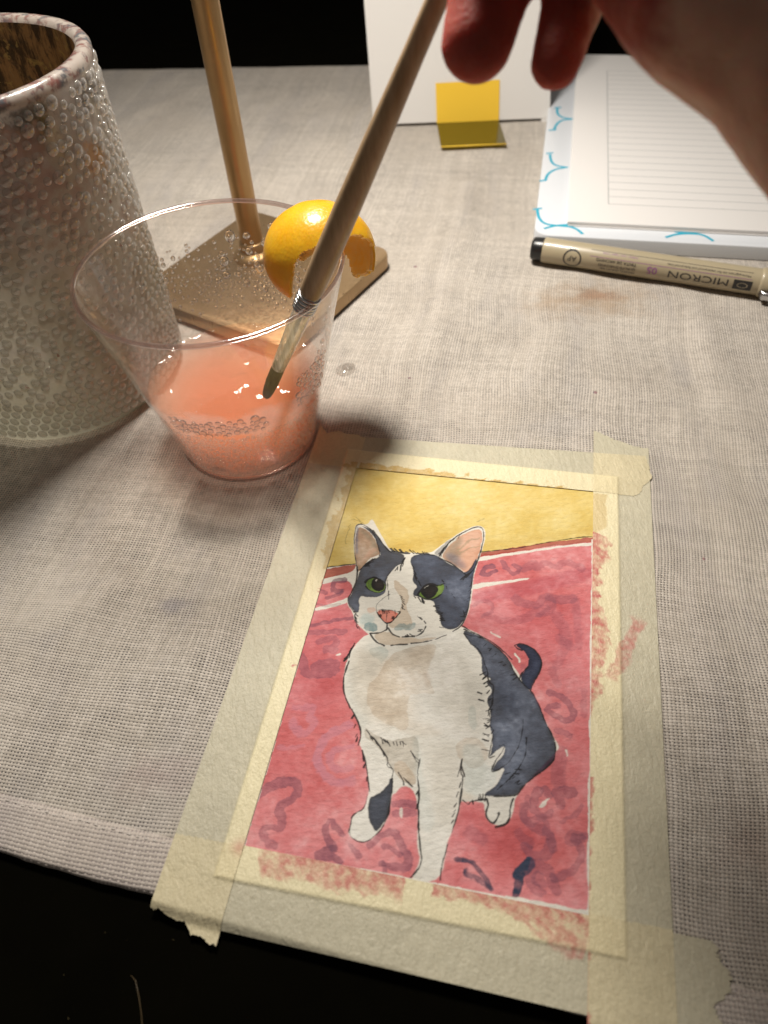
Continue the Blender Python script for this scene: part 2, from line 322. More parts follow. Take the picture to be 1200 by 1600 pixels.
('F','greyl',[-9.2,3.7,-7.2,4.5,-6.4,2.1,-8.0,1.4],{'a':0.25,'rim':0.3}),
('F','earpink',[-31.0,34.8,-27.9,33.4,-25.2,30.4,-23.1,26.6,-23.0,25.1,-25.9,23.2,-26.9,19.6,-27.5,17.8,-28.8,21.1,-30.6,27.2,-31.4,32.5],{'a':0.9,'var':0.4}),
('F','greyo',[-31.0,34.2,-27.8,32.8,-24.0,28.2,-23.1,25.4,-26.1,24.4,-25.6,29.2,-29.0,31.7],{'a':0.55,'blur':0.4}),
('F','peach',[-25.9,27.9,-23.6,27.1,-24.4,25.2,-26.4,23.7,-27.8,21.2],{'a':0.6,'blur':0.3}),
('F','navyl',[-31.9,34.3,-31.1,34.8,-30.2,29.1,-28.8,23.9,-29.8,25.0],{'a':0.7,'blur':0.2}),
('F','peach',[-5.5,27.5,-2.7,33.1,0.1,36.7,4.5,39.4,5.6,36.4,5.4,30.4,4.2,25.0,2.5,22.4,-0.2,24.3,-3.1,25.6],{'a':0.95,'var':0.25}),
('F','greyo',[-5.5,27.5,-2.7,33.1,-0.8,36.0,0.4,33.8,-1.4,29.9,0.9,29.7,-1.0,26.5,1.5,24.6,-0.2,24.1,-3.1,25.3],{'a':0.6,'blur':0.6}),
('F','navyl',[-4.9,28.2,-2.7,29.1,0.2,27.8,2.4,24.8,1.7,23.5,-2.2,25.2],{'a':0.45,'blur':0.5}),
('S','taupe',[-0.9,30.0,2.2,34.6,4.4,35.6],{'w':0.5,'a':0.5}),
('S','taupe',[-0.4,28.9,3.0,31.8,5.2,32.7],{'w':0.5,'a':0.4}),
('F','navy',[-27.3,19.0,-26.6,21.1,-24.9,23.1,-22.7,24.3,-22.8,26.1,-24.9,30.5,-28.0,33.7,-30.8,35.3,-26.6,33.9,-22.9,29.6,-20.5,26.9,-16.2,26.8,-15.5,24.8,-16.1,23.0,-17.6,21.6,-18.8,19.2,-19.4,16.9,-18.8,13.7,-19.1,12.0,-21.0,10.5,-23.7,10.3,-25.4,10.6,-25.5,8.3,-24.9,7.6,-24.8,4.7,-26.0,5.1,-27.9,7.1,-28.6,8.6,-27.8,10.6,-27.5,14.5],{'a':0.92,'var':0.35,'rough':0.12}),
('F','navy',[-13.6,26.3,-10.8,27.5,-6.2,27.7,-3.1,25.1,-0.2,24.1,2.5,22.0,5.0,29.7,4.5,21.7,4.5,17.3,4.4,13.1,4.2,8.9,3.1,5.6,1.1,3.6,-1.5,3.9,-2.6,5.3,-2.6,7.3,-4.3,9.1,-5.0,11.6,-6.2,12.0,-9.8,12.7,-11.1,12.7,-11.2,14.3,-10.2,16.1,-12.1,17.4,-12.2,20.8,-12.9,22.4,-13.9,24.2],{'a':0.95,'var':0.35,'rough':0.12}),
('F','navy',[-8.0,27.8,-5.8,31.3,-2.5,35.1,-4.9,28.8,-5.9,27.5],{'a':0.5}),
('F','navyl',[4.1,26.1,4.8,29.4,4.3,21.7,3.3,21.0],{'a':0.7}),
('F','navy',[3.9,4.2,9.2,2.6,12.3,0.7,15.8,-2.1,17.6,-5.5,19.3,-8.1,22.2,-10.8,24.1,-13.2,25.4,-16.4,27.1,-19.8,28.5,-22.6,28.9,-25.1,28.7,-27.5,27.1,-29.6,24.4,-32.0,22.3,-34.2,21.1,-36.4,19.7,-37.2,16.9,-37.8,14.4,-38.4,13.1,-38.2,16.0,-35.7,17.2,-32.9,17.7,-30.9,14.4,-33.0,15.3,-30.5,17.1,-28.3,17.3,-25.5,15.2,-27.4,13.6,-29.7,14.1,-28.0,14.2,-24.0,13.2,-21.7,13.2,-17.6,11.5,-14.8,13.4,-12.3,10.9,-10.1,12.8,-8.9,9.6,-8.1,9.7,-3.0,5.8,0.7,4.1,2.9],{'a':0.93,'var':0.4,'rough':0.15}),
('F','navyl',[20.8,-22.9,22.3,-22.6,21.9,-28.2,17.4,-35.1,16.1,-37.1,17.2,-32.9,19.8,-28.6],{'a':0.35,'blur':0.3}),
('F','navyl',[14.4,-19.0,18.4,-20.9,20.3,-25.4,17.6,-29.0,17.6,-25.0,15.2,-27.0],{'a':0.35,'blur':0.6}),
('F','navyd',[13.5,-8.8,17.5,-9.0,21.1,-14.6,19.0,-18.3,14.7,-17.3],{'a':0.4,'blur':1.0}),
('F','navy',[19.2,-7.8,21.0,-4.4,21.4,-2.0,19.9,0.3,17.5,1.6,18.7,2.5,21.2,2.0,23.3,0.4,24.6,-1.9,24.4,-4.3,23.0,-8.1,22.1,-10.7,20.7,-9.8],{'a':0.99,'var':0.2}),
('F','navyd',[-12.2,-43.5,-9.9,-42.0,-8.1,-39.5,-8.2,-37.9,-7.4,-37.9,-7.0,-41.5,-6.8,-45.1,-7.6,-48.4,-8.8,-50.2,-10.3,-49.2,-11.5,-46.6],{'a':0.95,'var':0.2}),
('F','green',[-24.9,14.9,-24.0,16.6,-21.9,17.1,-19.5,15.7,-19.0,13.6,-20.4,12.1,-22.7,12.2,-24.3,13.3],{'a':1}),
('F','greend',[-24.4,16.1,-23.1,16.6,-22.9,13.0,-24.2,13.9],{'a':0.5}),
('F','pupil',[-23.6,15.1,-22.9,16.9,-21.1,17.3,-19.5,15.5,-19.3,13.5,-20.7,12.5,-22.4,12.8],{'a':1}),
('F','green',[-9.9,13.1,-8.9,15.2,-6.5,17.2,-4.7,17.2,-3.5,18.0,-3.1,16.8,-3.4,14.4,-4.9,12.5,-7.5,12.1],{'a':1}),
('F','pupil',[-9.5,14.3,-8.9,16.6,-6.9,17.5,-4.8,16.5,-4.5,14.1,-6.1,12.3,-8.3,12.8],{'a':1}),
('S','white',[-8.5,15.7,-7.8,16.5],{'w':0.4,'a':0.8}),
('S','white',[-22.3,15.9,-22.1,16.3],{'w':0.35,'a':0.6}),
('F','nosepink',[-20.1,6.2,-18.3,6.8,-13.7,6.8,-14.6,4.5,-16.2,2.7,-18.3,4.0],{'a':1,'var':0.2}),
('F','pupil',[-19.3,5.0,-18.5,5.5,-17.9,4.8,-18.4,4.1],{'a':0.9}),
('F','pupil',[-15.6,5.1,-14.7,5.5,-14.5,4.6,-15.2,4.2],{'a':0.9}),
('I','ink',[-27.9,18.3,-30.7,26.6,-31.9,32.5,-31.7,35.6,-29.1,35.5,-26.5,33.6],{'w':0.42}),
('I','ink',[-30.6,35.8,-28.2,34.8,-25.8,32.5,-23.2,26.6],{'w':0.42}),
('I','ink',[-26.6,33.9,-22.9,29.6,-20.6,27.1,-19.7,26.6],{'w':0.42}),
('I','ink',[-23.1,26.5,-22.9,24.9],{'w':0.42}),
('I','ink',[-19.3,27.1,-16.2,26.8,-14.4,26.9],{'w':0.42}),
('I','ink',[-12.6,27.3,-9.8,27.6,-7.0,27.3],{'w':0.42}),
('I','ink',[-5.9,27.5,-5.1,29.9,-2.9,34.1,0.0,37.3,3.9,40.2,5.5,39.1,6.0,35.5,5.5,29.8,4.5,24.5,2.6,21.1],{'w':0.42}),
('I','ink',[-5.6,26.7,-2.2,25.4,2.5,22.0],{'w':0.42}),
('I','ink',[4.1,21.1,4.4,17.3,4.4,13.1,4.1,8.4,3.2,5.2,1.1,3.2],{'w':0.42}),
('I','ink',[-27.3,19.0,-26.0,21.8,-24.5,23.4],{'w':0.42}),
('I','ink',[-28.0,18.9,-27.5,15.1,-27.9,11.2,-28.7,8.8,-27.8,6.9,-26.0,4.8],{'w':0.42}),
('I','ink',[-25.7,4.1,-25.1,2.2],{'w':0.42}),
('I','ink',[-20.4,-1.0,-18.5,-3.2,-16.0,-3.9],{'w':0.42}),
('I','ink',[-14.2,-3.6,-11.9,-2.9,-10.1,-2.6],{'w':0.42}),
('I','ink',[-9.1,-2.2,-5.9,-1.2,-3.9,-0.3],{'w':0.42}),
('I','ink',[-3.1,0.1,-0.4,1.9],{'w':0.42}),
('I','ink',[-16.3,0.9,-17.6,-0.3,-20.5,-0.9],{'w':0.42}),
('I','ink',[-16.4,2.8,-16.2,1.1],{'w':0.42}),
('I','ink',[-15.9,1.4,-14.6,-0.3,-12.6,-0.6],{'w':0.42}),
('I','ink',[-11.9,-0.5,-8.6,0.0],{'w':0.42}),
('I','ink',[-8.2,0.3,-6.7,1.4,-6.2,3.6],{'w':0.42}),
('I','ink',[-20.1,6.2,-18.8,4.4,-16.5,2.6,-14.6,4.6,-13.6,6.7],{'w':0.42}),
('I','ink',[-20.2,6.5,-20.5,8.3,-18.9,11.0,-17.5,12.2],{'w':0.42}),
('I','ink',[-17.0,5.5,-16.8,3.5],{'w':0.42}),
('I','ink',[-24.9,14.9,-24.0,16.6,-21.9,17.3,-19.4,15.8,-18.9,13.7,-20.3,12.1,-22.8,12.2,-24.6,13.8],{'w':0.42}),
('I','ink',[-9.8,12.9,-7.5,12.1,-4.9,12.5,-3.1,15.1],{'w':0.42}),
('I','ink',[-9.9,13.2,-8.8,16.1,-7.0,17.4,-4.9,16.9],{'w':0.42}),
('I','ink',[3.4,5.2,6.5,3.7,10.4,2.4,13.9,0.1,17.0,-2.7],{'w':0.42}),
('I','ink',[4.3,2.9,8.3,2.5,10.4,2.3],{'w':0.42}),
('I','ink',[-23.8,-4.6,-24.3,-7.1,-24.9,-9.1],{'w':0.42}),
('I','ink',[-24.1,-9.9,-24.4,-12.8,-24.4,-15.9,-23.0,-19.7,-20.9,-22.6],{'w':0.42}),
('I','ink',[-20.6,-22.8,-18.5,-25.4,-16.9,-28.5,-17.0,-31.5],{'w':0.42}),
('I','ink',[-15.8,-32.7,-14.0,-36.3,-12.2,-41.8],{'w':0.42}),
('I','ink',[-12.6,-42.5,-12.5,-45.7,-14.2,-47.0,-15.1,-48.2],{'w':0.42}),
('I','ink',[-15.1,-50.8,-15.0,-51.4],{'w':0.42}),
('I','ink',[-14.9,-48.1,-15.0,-51.7,-13.1,-52.9,-11.0,-53.0,-9.0,-51.0,-7.4,-48.8,-7.0,-43.1],{'w':0.42}),
('I','ink',[-15.9,-27.5,-13.0,-29.8,-11.1,-31.9,-9.2,-33.9,-9.4,-35.5,-7.6,-35.6,-7.7,-37.5],{'w':0.42}),
('I','ink',[-7.7,-37.9,-7.0,-41.5,-7.0,-45.8],{'w':0.42}),
('I','ink',[-6.5,-36.4,-5.1,-37.8,-4.8,-38.9],{'w':0.42}),
('I','ink',[-5.0,-37.4,-2.8,-39.1],{'w':0.42}),
('I','ink',[-2.1,-32.3,-2.0,-35.8],{'w':0.42}),
('I','ink',[-1.9,-36.5,-0.9,-40.5,-0.7,-44.0,0.2,-47.4,0.2,-48.8],{'w':0.42}),
('I','ink',[-0.4,-44.0,-0.1,-47.1,0.8,-50.8,1.8,-54.0,1.5,-55.9,-0.1,-58.5],{'w':0.42}),
('I','ink',[7.7,-30.9,7.6,-34.1,8.4,-34.8],{'w':0.42}),
('I','ink',[8.3,-34.8,8.5,-39.2,8.2,-43.5,7.4,-47.5],{'w':0.42}),
('I','ink',[6.9,-50.1,6.1,-54.4,6.2,-57.5],{'w':0.42}),
('I','ink',[3.9,4.3,9.2,2.7,12.2,0.8,15.8,-2.1,17.6,-5.5,19.2,-8.1,22.2,-10.7],{'w':0.42}),
('I','ink',[22.4,-10.9,24.1,-13.2,25.4,-16.4,26.6,-19.1],{'w':0.42}),
('I','ink',[26.9,-19.4,28.5,-22.6],{'w':0.42}),
('I','ink',[28.6,-23.0,28.9,-25.1,28.7,-27.3,27.1,-29.4,24.4,-32.0,22.3,-34.2,21.1,-36.5,20.2,-37.1],{'w':0.42}),
('I','ink',[15.8,-38.1,17.9,-37.7,20.2,-37.1],{'w':0.42}),
('I','ink',[19.2,-8.1,19.9,-5.9,21.1,-4.4],{'w':0.42}),
('I','ink',[17.5,1.6,18.7,2.5,21.2,2.0,23.3,0.4,24.6,-1.9,24.2,-4.8,23.0,-8.1,22.1,-10.7],{'w':0.42}),
('I','ink',[17.5,1.4,18.4,0.6,19.4,0.4],{'w':0.42}),
('I','ink',[4.1,2.9,5.8,0.9,6.3,0.0,7.8,-0.4,9.7,-3.0,10.4,-5.2,11.3,-6.9,11.8,-10.0,13.3,-10.6,13.2,-13.3,13.4,-15.8,12.4,-17.7,13.1,-19.3],{'w':0.42}),
('I','ink',[13.1,-21.3,14.4,-22.4,13.7,-23.3],{'w':0.42}),
('I','ink',[14.2,-24.0,13.7,-27.7,13.6,-29.7,15.0,-28.8],{'w':0.42}),
('I','ink',[20.9,-18.4,21.0,-22.9,19.7,-27.4,17.7,-30.7,14.7,-32.9,14.5,-31.8,16.7,-27.2,17.3,-25.3,15.8,-26.1],{'w':0.42}),
('I','ink',[22.0,-23.1,22.2,-27.4,20.8,-30.5],{'w':0.42}),
('I','ink',[20.8,-30.5,18.4,-34.2,16.3,-36.5],{'w':0.42}),
('I','ink',[19.9,-31.1,21.2,-30.9],{'w':0.42}),
('I','ink',[19.6,-32.1,20.9,-32.0],{'w':0.42}),
('I','ink',[14.1,-38.9,14.8,-40.2,14.2,-42.1,15.1,-43.7,16.4,-44.1,17.4,-41.4,16.9,-41.7],{'w':0.42}),
('I','ink',[16.7,-44.7,18.8,-43.8,19.7,-42.4,19.5,-39.8,20.1,-37.9],{'w':0.42}),
('I','ink',[7.7,-30.7,7.4,-33.0,7.1,-35.0],{'w':0.42}),
('I','ink',[7.8,-32.6,8.7,-34.7],{'w':0.42}),
('I','ink',[9.0,-40.2,10.4,-41.0,10.5,-40.1,14.1,-38.9],{'w':0.42}),
('I','ink',[11.1,-39.8,11.4,-40.5],{'w':0.42}),
('I','ink',[-37.5,18.3,-33.5,19.6,-28.9,21.0],{'w':0.42}),
('I','ink',[5.6,30.6,11.6,32.3,16.7,33.8,21.7,36.0,26.7,37.9,31.8,39.8,36.9,41.2],{'w':0.42}),
('I','ink',[-16.3,27.0,-17.4,27.6],{'w':0.3}),
('I','ink',[-11.4,27.2,-12.2,27.7],{'w':0.3}),
('I','ink',[-19.4,27.0,-20.2,27.8],{'w':0.3}),
('I','ink',[-16.4,27.0,-17.3,28.1],{'w':0.3}),
('I','ink',[-8.3,27.4,-9.6,28.1],{'w':0.3}),
('I','ink',[-17.5,27.0,-19.0,28.0],{'w':0.3}),
('I','ink',[-12.5,27.2,-13.7,28.1],{'w':0.3}),
('I','ink',[-18.7,27.0,-19.9,27.9],{'w':0.3}),
('I','ink',[-15.5,27.0,-17.1,27.1],{'w':0.3}),
('I','ink',[-13.2,27.1,-14.6,28.2],{'w':0.3}),
('I','ink',[-10.0,27.3,-10.9,28.2],{'w':0.3}),
('I','ink',[-8.8,27.4,-10.3,28.1],{'w':0.3}),
('I','ink',[-7.8,27.4,-8.7,27.6],{'w':0.3}),
('I','ink',[-16.6,27.0,-17.6,28.0],{'w':0.3}),
('I','ink',[-11.1,27.2,-12.3,27.6],{'w':0.3}),
('I','ink',[-14.3,27.0,-15.6,27.5],{'w':0.3}),
('I','ink',[-16.9,21.7,-17.5,20.3],{'w':0.3}),
('I','ink',[-15.6,24.6,-16.2,22.8],{'w':0.3}),
('I','ink',[-16.3,22.3,-16.1,20.4],{'w':0.3}),
('I','ink',[-15.6,25.0,-16.1,23.7],{'w':0.3}),
('I','ink',[-16.1,22.6,-15.9,20.7],{'w':0.3}),
('I','ink',[-17.0,21.6,-16.9,20.6],{'w':0.3}),
('I','ink',[-15.6,23.8,-16.0,22.9],{'w':0.3}),
('I','ink',[-15.6,23.2,-15.7,22.1],{'w':0.3}),
('I','ink',[-18.7,19.7,-19.2,18.0],{'w':0.3}),
('I','ink',[-19.4,17.3,-19.6,16.4],{'w':0.3}),
('I','ink',[-16.0,22.6,-16.1,20.7],{'w':0.3}),
('I','ink',[-15.5,25.2,-15.8,23.2],{'w':0.3}),
('I','ink',[-12.4,21.4,-11.3,20.1],{'w':0.3}),
('I','ink',[-13.3,23.2,-12.3,22.0],{'w':0.3}),
('I','ink',[-11.5,19.5,-10.8,18.7],{'w':0.3}),
('I','ink',[-10.5,18.0,-9.4,16.2],{'w':0.3}),
('I','ink',[-10.4,17.8,-9.7,16.5],{'w':0.3}),
('I','ink',[-11.8,20.1,-11.2,18.4],{'w':0.3}),
('I','ink',[-11.7,19.8,-10.9,17.8],{'w':0.3}),
('I','ink',[-11.8,20.1,-10.9,18.5],{'w':0.3}),
('I','ink',[-12.7,21.9,-11.4,20.0],{'w':0.3}),
('I','ink',[-2.9,7.3,-2.1,7.1],{'w':0.3}),
('I','ink',[-3.4,7.9,-2.6,7.7],{'w':0.3}),
('I','ink',[-2.8,6.7,-2.0,6.3],{'w':0.3}),
('I','ink',[-2.8,6.6,-1.4,6.2],{'w':0.3}),
('I','ink',[-3.7,8.3,-2.3,7.6],{'w':0.3}),
('I','ink',[-5.0,10.4,-3.5,10.6],{'w':0.3}),
('I','ink',[-2.6,4.0,-1.4,4.0],{'w':0.3}),
('I','ink',[-2.8,6.8,-1.7,6.7],{'w':0.3}),
('I','ink',[-3.9,8.5,-2.5,8.3],{'w':0.3}),
('I','ink',[-4.0,8.6,-2.4,8.3],{'w':0.3}),
('I','ink',[-5.0,10.3,-3.5,9.8],{'w':0.3}),
('I','ink',[-3.9,8.5,-2.3,8.5],{'w':0.3}),
('I','ink',[-4.3,8.9,-3.0,8.9],{'w':0.3}),
('I','ink',[-2.8,6.0,-1.6,6.2],{'w':0.3}),
('I','ink',[-4.4,31.3,-5.2,30.0],{'w':0.3}),
('I','ink',[-1.1,36.1,-1.2,34.6],{'w':0.3}),
('I','ink',[-2.6,34.5,-3.4,33.1],{'w':0.3}),
('I','ink',[-5.0,30.2,-5.1,28.5],{'w':0.3}),
('I','ink',[-5.2,29.9,-6.2,28.1],{'w':0.3}),
('I','ink',[-5.2,29.8,-5.5,27.7],{'w':0.3}),
('I','ink',[-2.6,34.4,-3.3,33.1],{'w':0.3}),
('I','ink',[-5.5,29.3,-5.8,27.2],{'w':0.3}),
('I','ink',[-4.8,30.7,-5.0,29.1],{'w':0.3}),
('I','ink',[-3.9,32.2,-4.5,30.0],{'w':0.3}),
('I','ink',[-5.4,29.6,-5.3,27.2],{'w':0.3}),
('I','ink',[-0.9,36.3,-1.8,35.1],{'w':0.3}),
('I','ink',[-0.3,36.9,-1.1,35.8],{'w':0.3}),
('I','ink',[-1.9,35.2,-2.8,33.6],{'w':0.3}),
('I','ink',[-16.9,6.8,-16.4,6.2],{'w':0.3}),
('I','ink',[-18.3,6.7,-17.6,6.0],{'w':0.3}),
('I','ink',[-18.0,6.7,-17.8,6.1],{'w':0.3}),
('I','ink',[-15.1,7.3,-14.7,6.1],{'w':0.3}),
('I','ink',[-15.1,7.3,-14.9,6.3],{'w':0.3}),
('I','ink',[-19.3,6.7,-19.1,6.0],{'w':0.3}),
('I','ink',[-17.9,6.7,-17.6,5.8],{'w':0.3}),
('I','ink',[-17.4,6.8,-17.2,5.7],{'w':0.3}),
('I','ink',[-17.7,6.7,-17.0,5.8],{'w':0.3}),
('I','ink',[-17.1,6.8,-16.8,6.0],{'w':0.3}),
('I','ink',[-18.4,6.7,-17.9,5.7],{'w':0.3}),
('I','ink',[-18.5,6.7,-18.2,5.5],{'w':0.3}),
('I','ink',[-13.4,8.6,-13.1,7.9],{'w':0.3}),
('I','ink',[-13.5,9.4,-13.1,8.7],{'w':0.3}),
('I','ink',[-14.0,11.0,-13.1,10.4],{'w':0.3}),
('I','ink',[-13.7,10.4,-12.7,9.4],{'w':0.3}),
('I','ink',[-14.6,12.2,-13.9,11.8],{'w':0.3}),
('I','ink',[-14.3,11.6,-13.1,11.0],{'w':0.3}),
('I','ink',[-13.4,8.3,-12.5,7.8],{'w':0.3}),
('I','ink',[-25.1,2.6,-24.4,1.9],{'w':0.3}),
('I','ink',[-24.4,1.0,-23.8,0.1],{'w':0.3}),
('I','ink',[-25.3,3.2,-24.7,2.6],{'w':0.3}),
('I','ink',[-24.6,1.4,-24.1,0.5],{'w':0.3}),
('I','ink',[-25.5,3.7,-24.8,3.1],{'w':0.3}),
('I','ink',[-24.5,1.2,-24.0,0.3],{'w':0.3}),
('I','ink',[-23.8,0.7,-23.2,-0.2],{'w':0.3}),
('I','ink',[-24.9,2.3,-24.1,1.3],{'w':0.3}),
('I','ink',[-24.2,-6.7,-24.8,-8.1],{'w':0.3}),
('I','ink',[-24.1,-5.8,-24.6,-7.5],{'w':0.3}),
('I','ink',[-23.9,-5.0,-24.2,-6.4],{'w':0.3}),
('I','ink',[-24.7,-9.0,-25.5,-10.1],{'w':0.3}),
('I','ink',[-24.7,-9.1,-25.3,-10.1],{'w':0.3}),
('I','ink',[-24.3,-6.9,-24.3,-8.9],{'w':0.3}),
('I','ink',[-24.5,-7.9,-25.4,-9.4],{'w':0.3}),
('I','ink',[-24.5,-7.9,-25.2,-9.3],{'w':0.3}),
('I','ink',[-23.9,-5.1,-24.2,-6.0],{'w':0.3}),
('I','ink',[-23.9,-5.3,-24.4,-6.2],{'w':0.3}),
('I','ink',[-12.2,-28.8,-10.9,-29.6],{'w':0.3}),
('I','ink',[-11.6,-28.9,-10.3,-29.7],{'w':0.3}),
('I','ink',[-12.0,-28.8,-11.4,-30.1],{'w':0.3}),
('I','ink',[-6.7,-28.8,-6.3,-30.0],{'w':0.3}),
('I','ink',[-7.0,-28.8,-5.8,-29.5],{'w':0.3}),
('I','ink',[-9.1,-29.2,-8.7,-29.9],{'w':0.3}),
('I','ink',[-7.4,-28.9,-7.1,-29.6],{'w':0.3}),
('I','ink',[-10.5,-29.2,-9.6,-30.4],{'w':0.3}),
('I','ink',[-11.1,-29.1,-10.3,-29.6],{'w':0.3}),
('I','ink',[-8.3,-29.0,-7.8,-30.0],{'w':0.3}),
('I','ink',[-13.1,-30.0,-12.4,-30.8],{'w':0.3}),
('I','ink',[-12.8,-30.4,-11.8,-31.0],{'w':0.3}),
('I','ink',[-9.2,-34.5,-8.2,-35.5],{'w':0.3}),
('I','ink',[-14.7,-28.6,-13.9,-29.8],{'w':0.3}),
('I','ink',[-10.9,-32.1,-10.2,-33.0],{'w':0.3}),
('I','ink',[-11.1,-31.9,-10.8,-32.7],{'w':0.3}),
('I','ink',[-15.1,-28.1,-14.3,-29.5],{'w':0.3}),
('I','ink',[-12.0,-31.0,-11.1,-32.0],{'w':0.3}),
('I','ink',[-14.5,-28.8,-13.8,-29.4],{'w':0.3}),
('I','ink',[-11.5,-31.5,-10.8,-32.1],{'w':0.3}),
('I','ink',[-10.8,-32.2,-10.5,-33.2],{'w':0.3}),
('I','ink',[-10.7,-32.4,-9.7,-33.4],{'w':0.3}),
('I','ink',[-11.5,-31.5,-10.8,-32.1],{'w':0.3}),
('I','ink',[-15.7,-27.6,-14.9,-28.5],{'w':0.3}),
('I','ink',[-4.5,-30.8,-3.8,-31.5],{'w':0.3}),
('I','ink',[-3.4,-32.0,-2.1,-32.9],{'w':0.3}),
('I','ink',[-3.9,-31.4,-3.3,-32.4],{'w':0.3}),
('I','ink',[-3.3,-32.1,-2.8,-33.2],{'w':0.3}),
('I','ink',[-3.9,-31.4,-3.2,-32.7],{'w':0.3}),
('I','ink',[-4.1,-31.3,-3.3,-32.6],{'w':0.3}),
('I','ink',[12.3,-12.3,11.7,-13.1],{'w':0.3}),
('I','ink',[13.4,-17.1,12.0,-17.9],{'w':0.3}),
('I','ink',[13.4,-19.7,12.8,-20.5],{'w':0.3}),
('I','ink',[11.2,-8.2,10.3,-9.4],{'w':0.3}),
('I','ink',[13.4,-19.8,12.5,-20.2],{'w':0.3}),
('I','ink',[13.4,-19.9,12.6,-20.8],{'w':0.3}),
('I','ink',[13.4,-17.3,12.9,-18.0],{'w':0.3}),
('I','ink',[13.4,-19.3,12.7,-20.2],{'w':0.3}),
('I','ink',[13.0,-14.4,12.3,-14.8],{'w':0.3}),
('I','ink',[11.6,-9.7,10.7,-10.6],{'w':0.3}),
('I','ink',[10.9,-7.2,9.5,-8.3],{'w':0.3}),
('I','ink',[11.9,-10.8,11.2,-11.4],{'w':0.3}),
('I','ink',[11.2,-8.5,10.5,-9.0],{'w':0.3}),
('I','ink',[13.4,-20.4,12.6,-20.7],{'w':0.3}),
('I','ink',[13.4,-21.4,12.4,-22.4],{'w':0.3}),
('I','ink',[13.4,-17.8,12.5,-18.9],{'w':0.3}),
('I','ink',[-26.2,20.6,-25.1,21.2],{'w':0.3}),
('I','ink',[-26.4,20.3,-24.8,20.9],{'w':0.3}),
('I','ink',[-25.9,21.0,-25.2,22.5],{'w':0.3}),
('I','ink',[-25.6,21.5,-24.1,22.5],{'w':0.3}),
('I','ink',[-26.0,20.9,-25.1,22.5],{'w':0.3}),
('I','ink',[-26.2,20.7,-25.1,22.6],{'w':0.3}),
('I','ink',[-26.2,20.6,-25.2,22.6],{'w':0.3}),
('I','ink',[-25.1,22.1,-23.9,23.7],{'w':0.3}),
('I','ink',[-26.1,20.8,-24.8,22.0],{'w':0.3}),
('I','ink',[-25.8,21.2,-25.0,22.2],{'w':0.3}),
('I','ink',[2.1,21.5,1.0,20.0],{'w':0.3}),
('I','ink',[3.2,22.7,2.4,21.6],{'w':0.3}),
('I','ink',[2.5,22.0,1.8,20.1],{'w':0.3}),
('I','ink',[2.0,21.4,1.4,20.3],{'w':0.3}),
('I','ink',[3.8,23.3,3.2,22.0],{'w':0.3}),
('I','ink',[2.9,22.4,2.0,20.7],{'w':0.3}),
('I','ink',[2.8,22.2,2.0,21.4],{'w':0.3}),
('I','ink',[2.6,22.0,2.3,20.9],{'w':0.3}),
('I','ink',[-19.6,-24.3,-19.9,-25.2],{'w':0.3}),
('I','ink',[-17.7,-29.4,-17.8,-30.8],{'w':0.3}),
('I','ink',[-19.7,-24.0,-20.1,-25.2],{'w':0.3}),
('I','ink',[-17.6,-29.7,-17.6,-30.6],{'w':0.3}),
('I','ink',[-18.8,-26.5,-18.9,-27.4],{'w':0.3}),
('I','ink',[-17.9,-28.8,-18.1,-29.6],{'w':0.3}),
('I','ink',[13.8,-37.9,13.8,-39.4],{'w':0.3}),
('I','ink',[12.6,-38.1,12.9,-39.2],{'w':0.3}),
('I','ink',[13.3,-38.0,13.2,-39.2],{'w':0.3}),
('I','ink',[12.4,-38.1,12.4,-39.2],{'w':0.3}),
('I','ink',[13.2,-38.0,13.3,-38.7],{'w':0.3}),
('I','ink',[-25.4,3.4,-24.6,2.7],{'w':0.3}),
('I','ink',[-26.1,5.2,-25.4,4.8],{'w':0.3}),
('I','ink',[-26.1,5.2,-25.1,5.0],{'w':0.3}),
('I','ink',[-25.7,4.4,-24.7,3.8],{'w':0.3}),
('I','ink',[-24.9,2.0,-24.4,1.4],{'w':0.3}),
('I','ink',[-25.4,3.3,-24.8,2.8],{'w':0.3}),
('I','ink',[-26.9,6.3,-26.3,6.0],{'w':0.3}),
('I','ink',[-26.1,5.1,-25.4,4.4],{'w':0.3}),
('I','ink',[-25.2,2.7,-24.6,2.1],{'w':0.3}),
('I','ink',[-25.2,2.8,-24.1,1.9],{'w':0.3}),
('I','ink',[4.0,9.8,3.3,9.3],{'w':0.3}),
('I','ink',[3.8,8.4,2.7,8.0],{'w':0.3}),
('I','ink',[4.6,13.8,3.7,13.3],{'w':0.3}),
('I','ink',[4.2,18.8,3.8,18.1],{'w':0.3}),
('I','ink',[4.3,17.4,3.7,16.5],{'w':0.3}),
('I','ink',[4.1,10.0,3.4,9.3],{'w':0.3}),
('I','ink',[4.2,10.7,3.6,9.9],{'w':0.3}),
('I','ink',[3.9,9.2,3.4,8.6],{'w':0.3}),
('I','ink',[3.6,7.1,2.8,6.6],{'w':0.3}),
('I','ink',[4.5,14.8,3.6,14.1],{'w':0.3}),
('I','ink',[-15.1,-34.4,-14.9,-35.2],{'w':0.3}),
('I','ink',[-13.5,-38.7,-13.3,-39.6],{'w':0.3}),
('I','ink',[-15.2,-34.2,-15.1,-35.0],{'w':0.3}),
('I','ink',[-14.6,-35.8,-14.5,-36.5],{'w':0.3}),
('I','ink',[-15.4,-33.6,-15.3,-34.6],{'w':0.3}),
('I','ink',[-15.6,-33.2,-15.3,-34.1],{'w':0.3}),
('I','ink',[-14.5,-35.9,-14.7,-36.5],{'w':0.3}),
('I','ink',[-14.6,-35.8,-14.6,-36.5],{'w':0.3}),
('I','ink',[-0.1,-46.6,-0.0,-47.2],{'w':0.3}),
